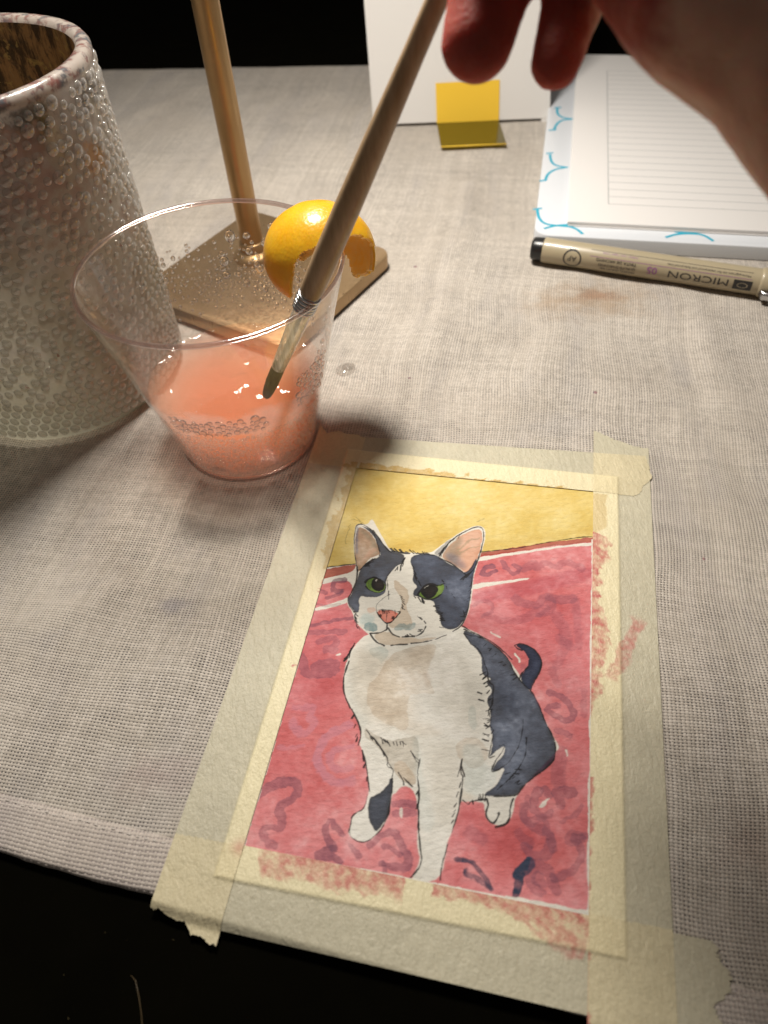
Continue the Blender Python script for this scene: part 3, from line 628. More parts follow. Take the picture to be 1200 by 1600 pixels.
('I','ink',[-1.3,-40.0,-1.0,-41.0],{'w':0.3}),
('I','ink',[-1.6,-38.1,-1.4,-38.8],{'w':0.3}),
('I','ink',[-0.7,-43.4,-0.5,-44.5],{'w':0.3}),
('I','ink',[-1.3,-39.8,-1.6,-40.6],{'w':0.3}),
('I','ink',[-1.8,-36.8,-1.6,-38.0],{'w':0.3}),
('I','ink',[-0.9,-42.1,-0.8,-42.8],{'w':0.3}),
('I','ink',[-0.8,-42.8,-1.1,-43.8],{'w':0.3}),
('I','ink',[-2.4,-33.2,-2.1,-33.9],{'w':0.3}),
('I','ink',[-2.0,-35.6,-1.8,-36.3],{'w':0.3}),
('I','ink',[-0.8,-42.4,-1.1,-43.1],{'w':0.3}),
('I','ink',[-0.1,-46.7,-0.1,-47.8],{'w':0.3}),
('I','ink',[7.5,-44.9,7.1,-45.5],{'w':0.3}),
('I','ink',[7.8,-38.5,7.5,-39.7],{'w':0.3}),
('I','ink',[8.0,-36.1,7.9,-37.4],{'w':0.3}),
('I','ink',[8.0,-36.4,7.9,-37.3],{'w':0.3}),
('I','ink',[7.6,-42.5,7.2,-43.1],{'w':0.3}),
('I','ink',[7.6,-43.1,7.1,-44.2],{'w':0.3}),
('I','ink',[7.7,-41.1,7.2,-41.9],{'w':0.3}),
('I','ink',[19.7,-32.5,18.9,-33.7],{'w':0.3}),
('I','ink',[20.0,-32.7,19.5,-33.4],{'w':0.3}),
('I','ink',[21.1,-33.4,20.1,-34.3],{'w':0.3}),
('I','ink',[19.6,-32.4,19.0,-33.1],{'w':0.3}),
('I','ink',[21.0,-33.4,20.6,-34.4],{'w':0.3}),
('I','ink',[21.2,-33.5,20.6,-34.0],{'w':0.3}),
('I','ink',[18.9,-32.0,17.8,-32.7],{'w':0.3}),
('I','ink',[21.8,-33.9,20.9,-34.5],{'w':0.3}),
('I','ink',[18.1,-6.9,17.1,-7.2],{'w':0.3}),
('I','ink',[12.9,-1.6,12.2,-2.5],{'w':0.3}),
('I','ink',[18.6,-7.5,17.8,-8.3],{'w':0.3}),
('I','ink',[10.3,1.1,9.5,0.0],{'w':0.3}),
('I','ink',[11.6,-0.3,11.1,-1.0],{'w':0.3}),
('I','ink',[15.6,-4.4,15.0,-4.7],{'w':0.3}),
('I','ink',[11.5,-0.2,10.7,-0.3],{'w':0.3}),
('I','ink',[14.8,-3.6,13.7,-4.3],{'w':0.3}),
('I','ink',[13.1,-21.7,11.9,-21.1],{'w':0.3}),
('I','ink',[11.1,-15.1,10.1,-15.1],{'w':0.3}),
('I','ink',[13.3,-25.3,12.4,-25.4],{'w':0.3}),
('I','ink',[13.4,-27.6,11.8,-27.7],{'w':0.3}),
('I','ink',[10.4,-13.4,9.4,-13.2],{'w':0.3}),
('I','ink',[13.3,-25.4,11.9,-25.0],{'w':0.3}),
('I','ink',[13.2,-24.3,12.2,-23.7],{'w':0.3}),
('I','ink',[13.1,-21.7,12.2,-21.5],{'w':0.3}),
('I','ink',[13.3,-25.5,11.8,-25.1],{'w':0.3}),
('I','ink',[11.2,-15.4,9.9,-15.1],{'w':0.3}),
('I','ink',[13.2,-23.7,12.1,-23.9],{'w':0.3}),
('I','ink',[12.9,-19.7,11.5,-19.9],{'w':0.3}),
('I','ink',[13.2,-23.9,11.8,-23.6],{'w':0.3}),
('I','ink',[13.1,-21.7,11.9,-21.7],{'w':0.3}),
('I','ink',[-8.4,12.1,-7.7,11.3],{'w':0.3}),
('I','ink',[-10.9,12.7,-10.3,12.1],{'w':0.3}),
('I','ink',[-8.6,12.1,-7.9,10.8],{'w':0.3}),
('I','ink',[-8.4,12.1,-7.7,10.8],{'w':0.3}),
('I','ink',[-9.7,12.4,-8.7,11.2],{'w':0.3}),
('I','ink',[-8.6,12.2,-8.3,11.0],{'w':0.3}),
('I','ink',[-18.0,13.1,-17.9,11.5],{'w':0.3}),
('I','ink',[-17.8,12.2,-17.5,10.6],{'w':0.3}),
('I','ink',[-19.0,16.8,-18.6,15.4],{'w':0.3}),
('I','ink',[-18.8,16.1,-18.8,14.8],{'w':0.3}),
('I','ink',[-19.2,17.7,-19.3,16.7],{'w':0.3}),
('I','ink',[-18.6,15.2,-18.4,13.8],{'w':0.3}),
('I','ink',[-18.1,13.3,-17.9,12.4],{'w':0.3}),
('I','ink',[-8.6,6.2,-8.1,6.1],{'w':0.3}),
('I','ink',[-8.9,6.5,-8.3,6.0],{'w':0.3}),
('I','ink',[-6.9,5.1,-6.3,4.5],{'w':0.3}),
('I','ink',[-8.4,6.1,-7.8,6.0],{'w':0.3}),
('I','ink',[-8.2,6.0,-7.5,5.7],{'w':0.3}),
('I','ink',[-8.4,6.1,-8.0,5.7],{'w':0.3}),
('I','ink',[-8.2,6.0,-7.5,5.4],{'w':0.3}),
('I','ink',[-8.6,6.2,-7.8,6.1],{'w':0.3}),
('I','ink',[-4.0,19.2,-3.3,18.5],{'w':0.3}),
('I','ink',[-0.1,14.1,0.4,13.7],{'w':0.3}),
('I','ink',[-2.5,17.3,-2.2,16.4],{'w':0.3}),
('I','ink',[3.1,10.0,3.6,8.8],{'w':0.3}),
('I','ink',[-3.8,18.9,-3.4,18.5],{'w':0.3}),
('I','ink',[-0.8,15.1,-0.4,14.6],{'w':0.3}),
('I','ink',[-25.0,15.2,-24.1,16.7,-21.9,17.4,-19.3,15.8],{'w':0.6}),
('I','ink',[-9.9,13.0,-8.8,16.2,-6.9,17.6,-4.7,17.0,-3.2,18.0],{'w':0.6}),
('I','ink',[-20.2,6.5,-18.3,7.0,-16.3,7.0,-13.7,7.0],{'w':0.6}),
('I','ink',[-20.1,6.2,-18.2,4.0,-16.4,2.5,-14.6,4.5,-13.7,6.8],{'w':0.6}),
('I','ink',[-8.5,0.3,-9.2,0.2],{'w':0.3}),
('I','ink',[-7.2,2.0,-7.9,2.4],{'w':0.3}),
('I','ink',[-7.2,1.9,-8.0,1.8],{'w':0.3}),
('I','ink',[-9.0,0.1,-10.0,0.6],{'w':0.3}),
('I','ink',[-10.2,-0.2,-10.8,-0.2],{'w':0.3}),
('I','ink',[-9.9,-0.1,-10.7,0.3],{'w':0.3}),
('I','ink',[-10.4,-0.2,-11.1,-0.1],{'w':0.3}),
('I','ink',[-6.9,2.5,-7.8,2.3],{'w':0.3}),
('S','ink',[-33.2,35.4,-34.1,34.0,-33.3,28.0],{'w':0.2,'a':0.35}),
('S','ink',[-32.8,38.0,-29.3,35.4],{'w':0.2,'a':0.35}),
('S','ink',[-34.1,37.1,-31.0,36.4],{'w':0.2,'a':0.35}),
('S','ink',[3.6,41.7,5.1,43.0],{'w':0.2,'a':0.35}),
]
DIAG = [(42.1, -3.17), (49.66, 15.75)]
NOTE = (71.3, 290.2, -13.8)
MOT = [[(92.9, 363.8), (91.8, 356.6), (92.9, 351.5), (98.6, 348.7)], [(97.2, 348.9), (92.2, 348.0), (87.7, 343.8), (85.5, 337.6)], [(91.2, 364.9), (94.7, 365.3)], [(82.7, 337.4), (86.1, 337.7)], [(107.4, 417.3), (105.8, 409.6), (108.0, 404.5), (113.8, 402.2)], [(112.3, 402.4), (106.5, 402.4), (102.7, 397.2), (100.5, 391.3)], [(105.9, 418.1), (109.8, 418.2)], [(97.6, 391.0), (101.5, 391.1)], [(76.8, 311.5), (75.9, 303.8), (77.3, 298.4), (81.7, 296.4), (87.0, 294.8)], [(74.9, 311.4), (79.0, 311.9)], [(76.5, 294.5), (81.7, 296.4), (88.6, 296.3), (93.0, 297.1)], [(85.0, 295.8), (89.7, 293.2), (91.5, 287.9)], [(127.5, 288.5), (129.0, 284.8), (133.0, 282.7), (138.9, 282.8), (144.2, 284.5)], [(124.3, 280.6), (128.7, 282.5), (133.8, 282.6), (140.0, 281.0), (142.3, 275.3)], [(126.6, 457.2), (128.9, 452.2)], [(131.5, 473.8), (133.3, 468.6)]]
JAR_SPOTS = [(30.7, -27.8, 97.4, 13, (0.03, 0.03, 0.04), 0.9), (39.2, -13.4, 81.1, 9, (0.75, 0.38, 0.07), 0.95), (41.0, -5.5, 96.4, 9, (0.05, 0.06, 0.1), 0.7), (24.3, -33.5, 80.1, 24, (0.62, 0.42, 0.38), 0.75), (32.9, -25.1, 71.6, 16, (0.56, 0.38, 0.36), 0.6), (23.7, -33.9, 90.3, 14, (0.55, 0.36, 0.3), 0.6), (40.9, -6.4, 61.5, 9, (0.4, 0.16, 0.09), 0.45), (16.8, -37.8, 50.3, 26, (0.56, 0.5, 0.38), 0.6)]
BRUSH_TIP = (-32.3, 171.1, 28.0)
BRUSH_DIR = (0.4300, -0.1273, 0.8938)
HAND = {'pad': (-24.9, -21.4), 'chains': [[((20.9, 139.7, 126.1), 6.31), ((24.1, 147.8, 132.1), 7.3), ((28.7, 154.8, 136.9), 7.14), ((35.9, 158.7, 144.7), 7.14), ((44.9, 154.1, 151.7), 8.3)], [((33.9, 136.6, 123.4), 4.48), ((36.9, 142.9, 128.9), 5.23), ((39.5, 146.1, 133.8), 5.73), ((45.0, 144.2, 141.0), 6.22), ((49.3, 135.6, 146.7), 7.47)], [((19.8, 161.7, 134.2), 5.23), ((23.6, 168.1, 139.6), 6.14), ((30.4, 171.9, 147.4), 6.81), ((41.7, 168.1, 155.1), 8.3)], [((20.6, 155.2, 139.5), 4.98), ((25.1, 158.3, 146.6), 5.98), ((33.3, 162.4, 154.5), 6.81), ((43.7, 162.4, 158.9), 8.3)], [((21.7, 139.8, 141.6), 5.98), ((27.3, 136.1, 147.1), 6.81), ((34.4, 130.4, 151.0), 7.88), ((44.1, 121.0, 151.7), 10.79)], [((44.9, 154.1, 151.7), 9.13), ((55.5, 131.1, 145.0), 14.11), ((62.2, 110.5, 138.2), 19.09), ((79.8, 89.4, 124.3), 22.41), ((94.2, 72.3, 114.0), 24.07), ((158.9, 42.8, 77.5), 27.39), ((254.0, -6.5, 21.9), 30.71)], [((49.3, 135.6, 146.7), 8.3), ((46.9, 122.7, 139.9), 8.71), ((49.0, 113.9, 139.0), 12.87), ((62.2, 110.5, 138.2), 19.09)], [((41.7, 168.1, 155.1), 9.13), ((54.2, 136.6, 149.8), 14.94), ((62.2, 110.5, 138.2), 19.09)], [((43.7, 162.4, 158.9), 9.13), ((52.9, 136.2, 153.8), 14.94), ((62.2, 110.5, 138.2), 19.09)], [((44.1, 121.0, 151.7), 11.62), ((62.2, 110.5, 138.2), 19.09)], [((41.4, 136.2, 138.4), 6.64), ((42.8, 124.8, 137.4), 7.14), ((46.4, 115.1, 137.8), 10.38)]], 'base': (62.6, 109.7, 137.5), 'nails': []}

# ------------------------------------------------------------------ noise fields for the painted sheet (colour of the paint itself)
RNG = np.random.default_rng(11)
def vnoise(h, w, cell):
    gh, gw = int(h/cell)+3, int(w/cell)+3
    g = RNG.random((gh, gw)); y = np.arange(h)/cell; x = np.arange(w)/cell
    yi = y.astype(int); xi = x.astype(int); fy = y-yi; fx = x-xi
    fy = (fy*fy*(3-2*fy))[:, None]; fx = (fx*fx*(3-2*fx))[None, :]
    a = g[np.ix_(yi, xi)]; b = g[np.ix_(yi, xi+1)]; c = g[np.ix_(yi+1, xi)]; d = g[np.ix_(yi+1, xi+1)]
    return (a*(1-fx)+b*fx)*(1-fy)+(c*(1-fx)+d*fx)*fy
def fbm(h, w, cell, o=4):
    s = 0; a = 1; t = 0
    for i in range(o):
        s = s+a*vnoise(h, w, max(cell, 1.01)); t += a; a *= .55; cell /= 2
    return s/t
def blur(m, sig):
    if sig <= 0: return m
    r = max(1, int(sig*2.5)); k = np.exp(-.5*(np.arange(-r, r+1)/sig)**2); k /= k.sum()
    p = np.pad(m, r, mode='edge')
    p = sum(k[i]*p[i:i+m.shape[0], :] for i in range(2*r+1))
    return sum(k[i]*p[:, i:i+m.shape[1]] for i in range(2*r+1))
def chaikin(p, n, closed=True):
    p = np.asarray(p, float)
    for _ in range(n):
        if closed: q = np.roll(p, -1, 0); p = np.stack([p*.75+q*.25, p*.25+q*.75], 1).reshape(-1, 2)
        else:
            q = np.stack([p[:-1]*.75+p[1:]*.25, p[:-1]*.25+p[1:]*.75], 1).reshape(-1, 2); p = np.vstack([p[:1], q, p[-1:]])
    return p

RES = 0.135                     # mm per sample of the painted sheet
PU, PV = 37.6, 59.6             # half size of the painted sheet
GW, GH = int(2*PU/RES), int(2*PV/RES)
uu = np.linspace(-PU, PU, GW); vv = np.linspace(-PV, PV, GH)
UG, VG = np.meshgrid(uu, vv)
WARPX = (fbm(GH, GW, 14, 3)-.5); WARPY = (fbm(GH, GW, 14, 3)-.5)
VARN = fbm(GH, GW, 70, 5); VARF = fbm(GH, GW, 10, 3)
VARN = (VARN-VARN.mean())/VARN.std()*.18; VARF = (VARF-VARF.mean())/VARF.std()*.18

PAL = {k: np.array(lin(v)) for k, v in dict(
    yellow=(222, 198, 116), yellowd=(190, 150, 40), yellowl=(232, 210, 140), red=(210, 112, 116), redd=(178, 80, 92), pink=(224, 146, 150),
    rust=(178, 84, 60), white=(226, 223, 212), plum=(118, 76, 94), lilac=(196, 136, 152), navy=(50, 60, 82), navyl=(104, 116, 138),
    navyd=(36, 44, 62), beige=(196, 172, 140), beiged=(165, 132, 98), taupe=(158, 142, 114), teal=(170, 192, 190), teald=(118, 146, 148),
    peach=(218, 174, 148), earpink=(176, 142, 112), greyo=(122, 124, 106), green=(124, 150, 74), greend=(76, 106, 48), pupil=(36, 30, 26),
    stain=(190, 78, 82), nosepink=(220, 138, 120), greyl=(205, 205, 200), ink=(26, 23, 25)).items()}

def poly_mask(p, x, y):
    m = np.zeros(x.shape, bool); n = len(p)
    for i in range(n):
        x0, y0 = p[i]; x1, y1 = p[(i+1) % n]
        if y0 == y1: continue
        c = ((y0 > y) != (y1 > y))
        m ^= c & (x < (x1-x0)*(y-y0)/(y1-y0)+x0)
    return m
def seg_dist(p, x, y):
    d = np.full(x.shape, 1e9)
    for i in range(len(p)-1):
        a = p[i]; b = p[i+1]-p[i]; L = max(b@b, 1e-9)
        t = np.clip(((x-a[0])*b[0]+(y-a[1])*b[1])/L, 0, 1)
        d = np.minimum(d, (x-a[0]-t*b[0])**2+(y-a[1]-t*b[1])**2)
    return np.sqrt(d)

canvas = np.ones((GH, GW, 3))*PAL['white'][None, None, :]
for kind, cname, flat, kw in ART:
    p = np.array(flat, float).reshape(-1, 2); rgb = PAL[cname]
    pad = 1.2+kw.get('blur', 0)*3+kw.get('w', 0)
    i0 = max(0, int((p[:, 0].min()-pad+PU)/RES)); i1 = min(GW, int((p[:, 0].max()+pad+PU)/RES)+1)
    j0 = max(0, int((p[:, 1].min()-pad+PV)/RES)); j1 = min(GH, int((p[:, 1].max()+pad+PV)/RES)+1)
    if i1-i0 < 2 or j1-j0 < 2: continue
    sl = (slice(j0, j1), slice(i0, i1))
    if kind == 'F':
        q = chaikin(p, 2) if kw.get('smooth', 2) else p
        r = kw.get('rough', .35)*2.2
        m = poly_mask(q, UG[sl]+WARPX[sl]*r, VG[sl]+WARPY[sl]*r).astype(float)
        soft = blur(m, max(.55, kw.get('blur', 0)/RES))
        a = soft*kw.get('a', 1.0)
        va = kw.get('var', .22)
        colr = rgb[None, None, :]*np.ones((*a.shape, 1))
        if cname not in ('white',):
            dens = 1+va*(VARN[sl]*2.2+VARF[sl]*.9)
            if kw.get('blur', 0) == 0:
                inner = blur(m, 5.0); dens = dens+kw.get('rim', .28)*np.clip(1-inner, 0, .6)*2
            colr = np.exp(np.log(np.clip(colr, .004, 1))*np.clip(dens, .35, 2.2)[..., None])
        canvas[sl] = canvas[sl]*(1-a[..., None])+colr*a[..., None]
    else:
        q = chaikin(p, 2, False) if len(p) > 2 else p
        d = seg_dist(q, UG[sl]+WARPX[sl]*(1.5 if kind == 'S' else .3), VG[sl]+WARPY[sl]*(1.5 if kind == 'S' else .3))
        w = kw['w']*.5
        if kind == 'I':
            w = np.maximum(w*(.62+1.0*VARN[sl]+1.1*VARF[sl])+.03, .05)
            a = np.clip((w-d)/(RES*1.1)+.5, 0, 1)*.93
            colr = rgb[None, None, :]
        else:
            w = w*(1+.8*VARN[sl]); sf = kw.get('blur', 0.0)+.3
            a = np.clip((w-d)/sf+.5, 0, 1); edge = np.clip(1-np.abs(w-d-.12)/.22, 0, 1)
            a = np.clip(a*kw.get('a', 1)*(1+.9*VARN[sl]+.6*VARF[sl])+a*edge*.1, 0, 1)
            colr = rgb[None, None, :]
        canvas[sl] = canvas[sl]*(1-a[..., None])+colr*a[..., None]
# a thin unpainted line along the tape, here and there
edge = np.minimum(np.minimum(36.75-UG, UG+36.8), np.minimum(58.5-VG, VG+58.2))
gap = np.clip((.18+.9*(fbm(GH, GW, 40, 3)-.42))*(UG > 20)+(.12*(fbm(GH, GW, 30, 3) > .55))-edge, 0, .15)/.15
gap *= (VG < 40)
canvas = canvas*(1-gap[..., None])+PAL['white']*gap[..., None]

CA, SA = math.cos(math.radians(-13.8)), math.sin(math.radians(-13.8))
def P2W(u, v): return ORIGIN[0]+u*CA-v*SA, ORIGIN[1]+u*SA+v*CA

def add_colors(o, rgb):
    at = o.data.color_attributes.new('paint', 'FLOAT_COLOR', 'POINT')
    buf = np.ones((len(rgb), 4), np.float32); buf[:, :3] = rgb
    at.data.foreach_set('color', buf.ravel())

def grid_obj(name, X, Y, Z, mat, parent):
    h, w = X.shape
    v = np.stack([X, Y, Z], -1).reshape(-1, 3)*MM-np.array(origin_of(parent))
    idx = np.arange(h*w).reshape(h, w)
    f = np.stack([idx[:-1, :-1], idx[:-1, 1:], idx[1:, 1:], idx[1:, :-1]], -1).reshape(-1, 4)
    me = bpy.data.meshes.new(name)
    me.vertices.add(len(v)); me.vertices.foreach_set('co', v.ravel().astype(np.float32))
    me.loops.add(f.size); me.loops.foreach_set('vertex_index', f.ravel().astype(np.int32))
    me.polygons.add(len(f)); me.polygons.foreach_set('loop_start', np.arange(0, f.size, 4).astype(np.int32))
    me.update(calc_edges=True); me.validate()
    me.polygons.foreach_set('use_smooth', np.ones(len(f), bool))
    me.materials.append(mat)
    o = bpy.data.objects.new(name, me); col.objects.link(o)
    if parent is not None: o.parent = parent
    return o

# ------------------------------------------------------------------ materials
def mat_paint():
    t = NT('watercolour_paper'); co = t.coord()
    a = t.n('ShaderNodeAttribute', attribute_name='paint').outputs['Color']
    m = t.mapping(co, (430, 900, 900), (0, 0, math.radians(13.8)))
    n1 = t.noise(m, 1.0, 3, .55); n2 = t.noise(co, 2600, 2, .5)
    h = t.M('ADD', t.M('MULTIPLY', n1, 1.0), t.M('MULTIPLY', n2, .25))
    a = t.mix(t.ss(n1, .3, .7, .0, .08), a, t.mix(1.0, a, (.55, .5, .5), 'MULTIPLY'))
    return t.done(t.bsdf(Base_Color=a, Roughness=.75, Specular_IOR_Level=.3, Normal=t.bump(h, .00028, .9)))
def mat_tape():
    t = NT('masking_tape'); co = t.coord()
    a = t.n('ShaderNodeAttribute', attribute_name='paint').outputs['Color']
    m = t.mapping(co, (700, 260, 500), (0, 0, math.radians(13.8)))
    n1 = t.noise(m, 1.0, 4, .6, .4); n2 = t.noise(co, 1500, 3, .6)
    a = t.mix(t.ss(n2, .35, .75, .0, .3), a, t.mix(1.0, a, (.72, .69, .62), 'MULTIPLY'))
    h = t.M('ADD', n1, t.M('MULTIPLY', n2, .4))
    return t.done(t.bsdf(Base_Color=a, Roughness=.5, Specular_IOR_Level=.45, Normal=t.bump(h, .00036, .9)))
def mat_cloth(name, hem=False):
    t = NT(name); co = t.coord()
    xyz = t.mapping(co, (1000, 1000, 1000), (0, 0, math.radians(13.0)))
    warpn = t.n('ShaderNodeTexNoise'); t.put(warpn.inputs['Vector'], xyz); warpn.inputs['Scale'].default_value = .018; warpn.inputs['Detail'].default_value = 1.5
    off = t.n('ShaderNodeVectorMath', operation='MULTIPLY_ADD'); t.put(off.inputs[0], warpn.outputs['Color']); off.inputs[1].default_value = (9, 9, 0); t.put(off.inputs[2], xyz)
    fine = t.n('ShaderNodeTexNoise'); t.put(fine.inputs['Vector'], xyz); fine.inputs['Scale'].default_value = .42; fine.inputs['Detail'].default_value = 2
    off2 = t.n('ShaderNodeVectorMath', operation='MULTIPLY_ADD'); t.put(off2.inputs[0], fine.outputs['Color']); off2.inputs[1].default_value = (.26, .26, 0); t.put(off2.inputs[2], off.outputs[0])
    sep = t.n('ShaderNodeSeparateXYZ'); t.put(sep.inputs[0], off2.outputs[0])
    x = t.M('DIVIDE', sep.outputs[0], .92); y = t.M('DIVIDE', sep.outputs[1], .80 if not hem else .9)
    i = t.M('FLOOR', x); j = t.M('FLOOR', y)
    fx = t.M('SUBTRACT', t.M('SUBTRACT', x, i), .5); fy = t.M('SUBTRACT', t.M('SUBTRACT', y, j), .5)
    def wn(v, s=0.0):
        w = t.n('ShaderNodeTexWhiteNoise', noise_dimensions='1D'); t.put(w.inputs['W'], t.M('ADD', v, s)); return w.outputs['Value']
    # slub: slow variation along each yarn
    cx = t.n('ShaderNodeCombineXYZ'); t.put(cx.inputs[0], t.M('MULTIPLY', i, 7.3)); t.put(cx.inputs[1], t.M('MULTIPLY', y, .11))
    cy = t.n('ShaderNodeCombineXYZ'); t.put(cy.inputs[0], t.M('MULTIPLY', x, .16)); t.put(cy.inputs[1], t.M('MULTIPLY', j, 7.3)); cy.inputs[2].default_value = 50
    sx = t.noise(cx.outputs[0], 1.0, 2); sy = t.noise(cy.outputs[0], 1.0, 2)
    patch = t.noise(xyz, .035, 3, .6)
    ww = t.M('ADD', t.M('ADD', t.ss(sx, .25, .75, .50, .68), t.M('MULTIPLY', wn(i), .13)), t.ss(patch, .3, .7, -.06, .10))
    wf = t.M('ADD', t.M('ADD', t.ss(sy, .25, .75, .60, .76), t.M('MULTIPLY', wn(j, 31.7), .04)), t.ss(patch, .3, .7, -.06, .10))
    irr = t.ss(t.noise(xyz, .22, 3, .6), .3, .7, -.06, .06)
    ww = t.M('ADD', ww, irr); wf = t.M('ADD', wf, irr)
    def height(fr, wd, ph, sg):
        q = t.M('DIVIDE', t.M('MULTIPLY', fr, 2.0), wd); q = t.M('SUBTRACT', 1.0, t.M('MULTIPLY', q, q))
        prof = t.M('SQRT', t.M('MAXIMUM', q, 0.0))
        wave = t.M('MULTIPLY', t.M('COSINE', t.M('MULTIPLY', ph, math.pi)), .5*sg)
        body = t.M('ADD', t.M('MULTIPLY', prof, .7), wave)
        return t.M('SUBTRACT', body, t.M('MULTIPLY', t.M('LESS_THAN', q, 0.0), 2.0))
    hw = height(fx, ww, t.M('ADD', t.M('SUBTRACT', y, .5), i), 1.0)
    hf = height(fy, wf, t.M('ADD', t.M('SUBTRACT', x, .5), j), -1.0)
    H = t.M('MAXIMUM', t.M('MAXIMUM', hw, hf), -1.0)
    fib = t.noise(t.mapping(co, (5200, 5200, 5200)), 1.0, 2, .6)
    lvl = t.ss(H, -.65, .35)
    tone = t.M('ADD', t.M('MULTIPLY', t.M('ADD', t.M('MULTIPLY', wn(i, 3.1), .5), t.M('MULTIPLY', wn(j, 77.7), .5)), .6), t.M('MULTIPLY', wn(t.M('ADD', i, t.M('MULTIPLY', j, 57.3)), 5.5), .4))
    yarn = t.mix(t.ss(tone, .2, .8), (.50, .45, .385), (.66, .60, .525))
    yarn = t.mix(t.ss(t.noise(xyz, .02, 3, .6), .42, .68, 0, .45), yarn, (.50, .44, .37))
    yarn = t.mix(t.ss(t.noise(t.mapping(xyz, (.06, .015, 1)), 1.0, 3, .6), .48, .75, 0, .4), yarn, (.42, .39, .38))
    yarn = t.mix(t.ss(fib, .3, .7, 0, .35), yarn, (.42, .39, .35))
    # soak stains and paint specks that belong to the cloth
    sw = t.n('ShaderNodeSeparateXYZ'); t.put(sw.inputs[0], t.mapping(co, (1000, 1000, 1000)))
    sn = t.noise(xyz, .12, 4, .65)
    for (px, py, rx, ry, amt, c) in ((86, 249, 32, 17, .55, (.38, .25, .14)), (90, 251, 13, 5, .55, (.33, .16, .08)), (-58, 70, 14, 8, .35, (.34, .24, .24)), (-60, 118, 7, 4, .4, (.2, .2, .26)), (-30, 118, 30, 12, .25, (.40, .37, .30)), (74, 45, 10, 12, .35, (.34, .24, .19)), (20, 300, 30, 40, .12, (.45, .38, .3)), (60, 180, 16, 10, .18, (.36, .36, .40))):
        dx = t.M('DIVIDE', t.M('SUBTRACT', sw.outputs[0], px), rx); dy = t.M('DIVIDE', t.M('SUBTRACT', sw.outputs[1], py), ry)
        d = t.M('ADD', t.M('SQRT', t.M('ADD', t.M('MULTIPLY', dx, dx), t.M('MULTIPLY', dy, dy))), t.M('MULTIPLY', t.M('SUBTRACT', sn, .5), 1.6))
        yarn = t.mix(t.ss(d, .1, 1.0, amt, 0.0), yarn, c)
    vor = t.n('ShaderNodeTexVoronoi'); t.put(vor.inputs['Vector'], xyz); vor.inputs['Scale'].default_value = .045
    spot = t.M('MULTIPLY', t.M('LESS_THAN', vor.outputs['Distance'], .035), t.M('GREATER_THAN', sn, .5))
    yarn = t.mix(t.M('MULTIPLY', spot, .7), yarn, t.mix(t.ss(sx, .4, .6), (.35, .08, .08), (.08, .09, .15)))
    base = t.mix(lvl, (.06, .055, .06) if not hem else (.26, .22, .22), yarn)
    if hem: base = t.mix(.25, base, (.55, .47, .45))
    b = t.bump(t.M('ADD', H, t.M('MULTIPLY', fib, .25)), .00026, .8)
    return t.done(t.bsdf(Base_Color=base, Roughness=.9, Specular_IOR_Level=.15, Normal=b, Sheen_Weight=.15))
def mat_table():
    t = NT('dark_table'); co = t.coord()
    n = t.noise(co, 60, 5, .6)
    v = t.n('ShaderNodeTexVoronoi'); t.put(v.inputs['Vector'], co); v.inputs['Scale'].default_value = 420
    pick = t.noise(co, 45, 1)
    dust = t.M('MULTIPLY', t.M('LESS_THAN', v.outputs['Distance'], .05), t.M('GREATER_THAN', pick, .55))
    base = t.mix(dust, t.mix(n, (.0012, .0011, .0006), (.0035, .003, .0014)), (.10, .08, .04))
    return t.done(t.bsdf(Base_Color=base, Roughness=.9, Specular_IOR_Level=.02))
def mat_plastic():
    """thin clear plastic: straight see-through plus fresnel gloss, misted where the drink has chilled it"""
    t = NT('clear_plastic'); co = t.coord()
    s = t.n('ShaderNodeSeparateXYZ'); t.put(s.inputs[0], co); z = t.M('MULTIPLY', s.outputs[2], 1000)
    n = t.noise(co, 95, 4, .6); n2 = t.noise(co, 900, 3, .6)
    zz = t.M('ADD', z, t.M('MULTIPLY', t.M('SUBTRACT', n, .5), 22))
    back = t.ss(s.outputs[1], -.004, .006)
    fog = t.M('ADD', t.M('MULTIPLY', t.M('MULTIPLY', t.ss(zz, 22.5, 24.5), t.ss(zz, 35, 29)), t.M('SUBTRACT', 1.0, back)), t.M('MULTIPLY', t.M('MULTIPLY', t.ss(zz, 20, 27), t.ss(zz, 52, 36)), t.M('MULTIPLY', back, .8)))
    fog = t.M('MULTIPLY', fog, t.ss(n2, .2, .6, .5, 1))
    cl = t.mixs(t.schlick(.04), t.sh('ShaderNodeBsdfTransparent', Color=(.985, .975, .965, 1)), t.sh('ShaderNodeBsdfGlossy', Color=(1, 1, 1, 1), Roughness=.03))
    mist = t.mixs(.5, t.sh('ShaderNodeBsdfDiffuse', Color=(.85, .82, .79, 1)), t.sh('ShaderNodeBsdfTranslucent', Color=(.85, .82, .79, 1)))
    return t.done(t.mixs(t.M('ADD', t.M('MULTIPLY', fog, .16), .005), cl, mist))
def mat_rim():
    t = NT('clear_plastic_rim')
    lw = t.n('ShaderNodeLayerWeight'); lw.inputs[0].default_value = .4
    cl = t.sh('ShaderNodeBsdfTransparent', Color=(.95, .88, .86, 1))
    g = t.sh('ShaderNodeBsdfGlossy', Color=(1, .98, .96, 1), Roughness=.1)
    d = t.sh('ShaderNodeBsdfTranslucent', Color=(.85, .68, .64, 1))
    return t.done(t.mixs(t.ss(lw.outputs['Facing'], .1, 1.0, .2, .7), t.mixs(.12, cl, d), g))
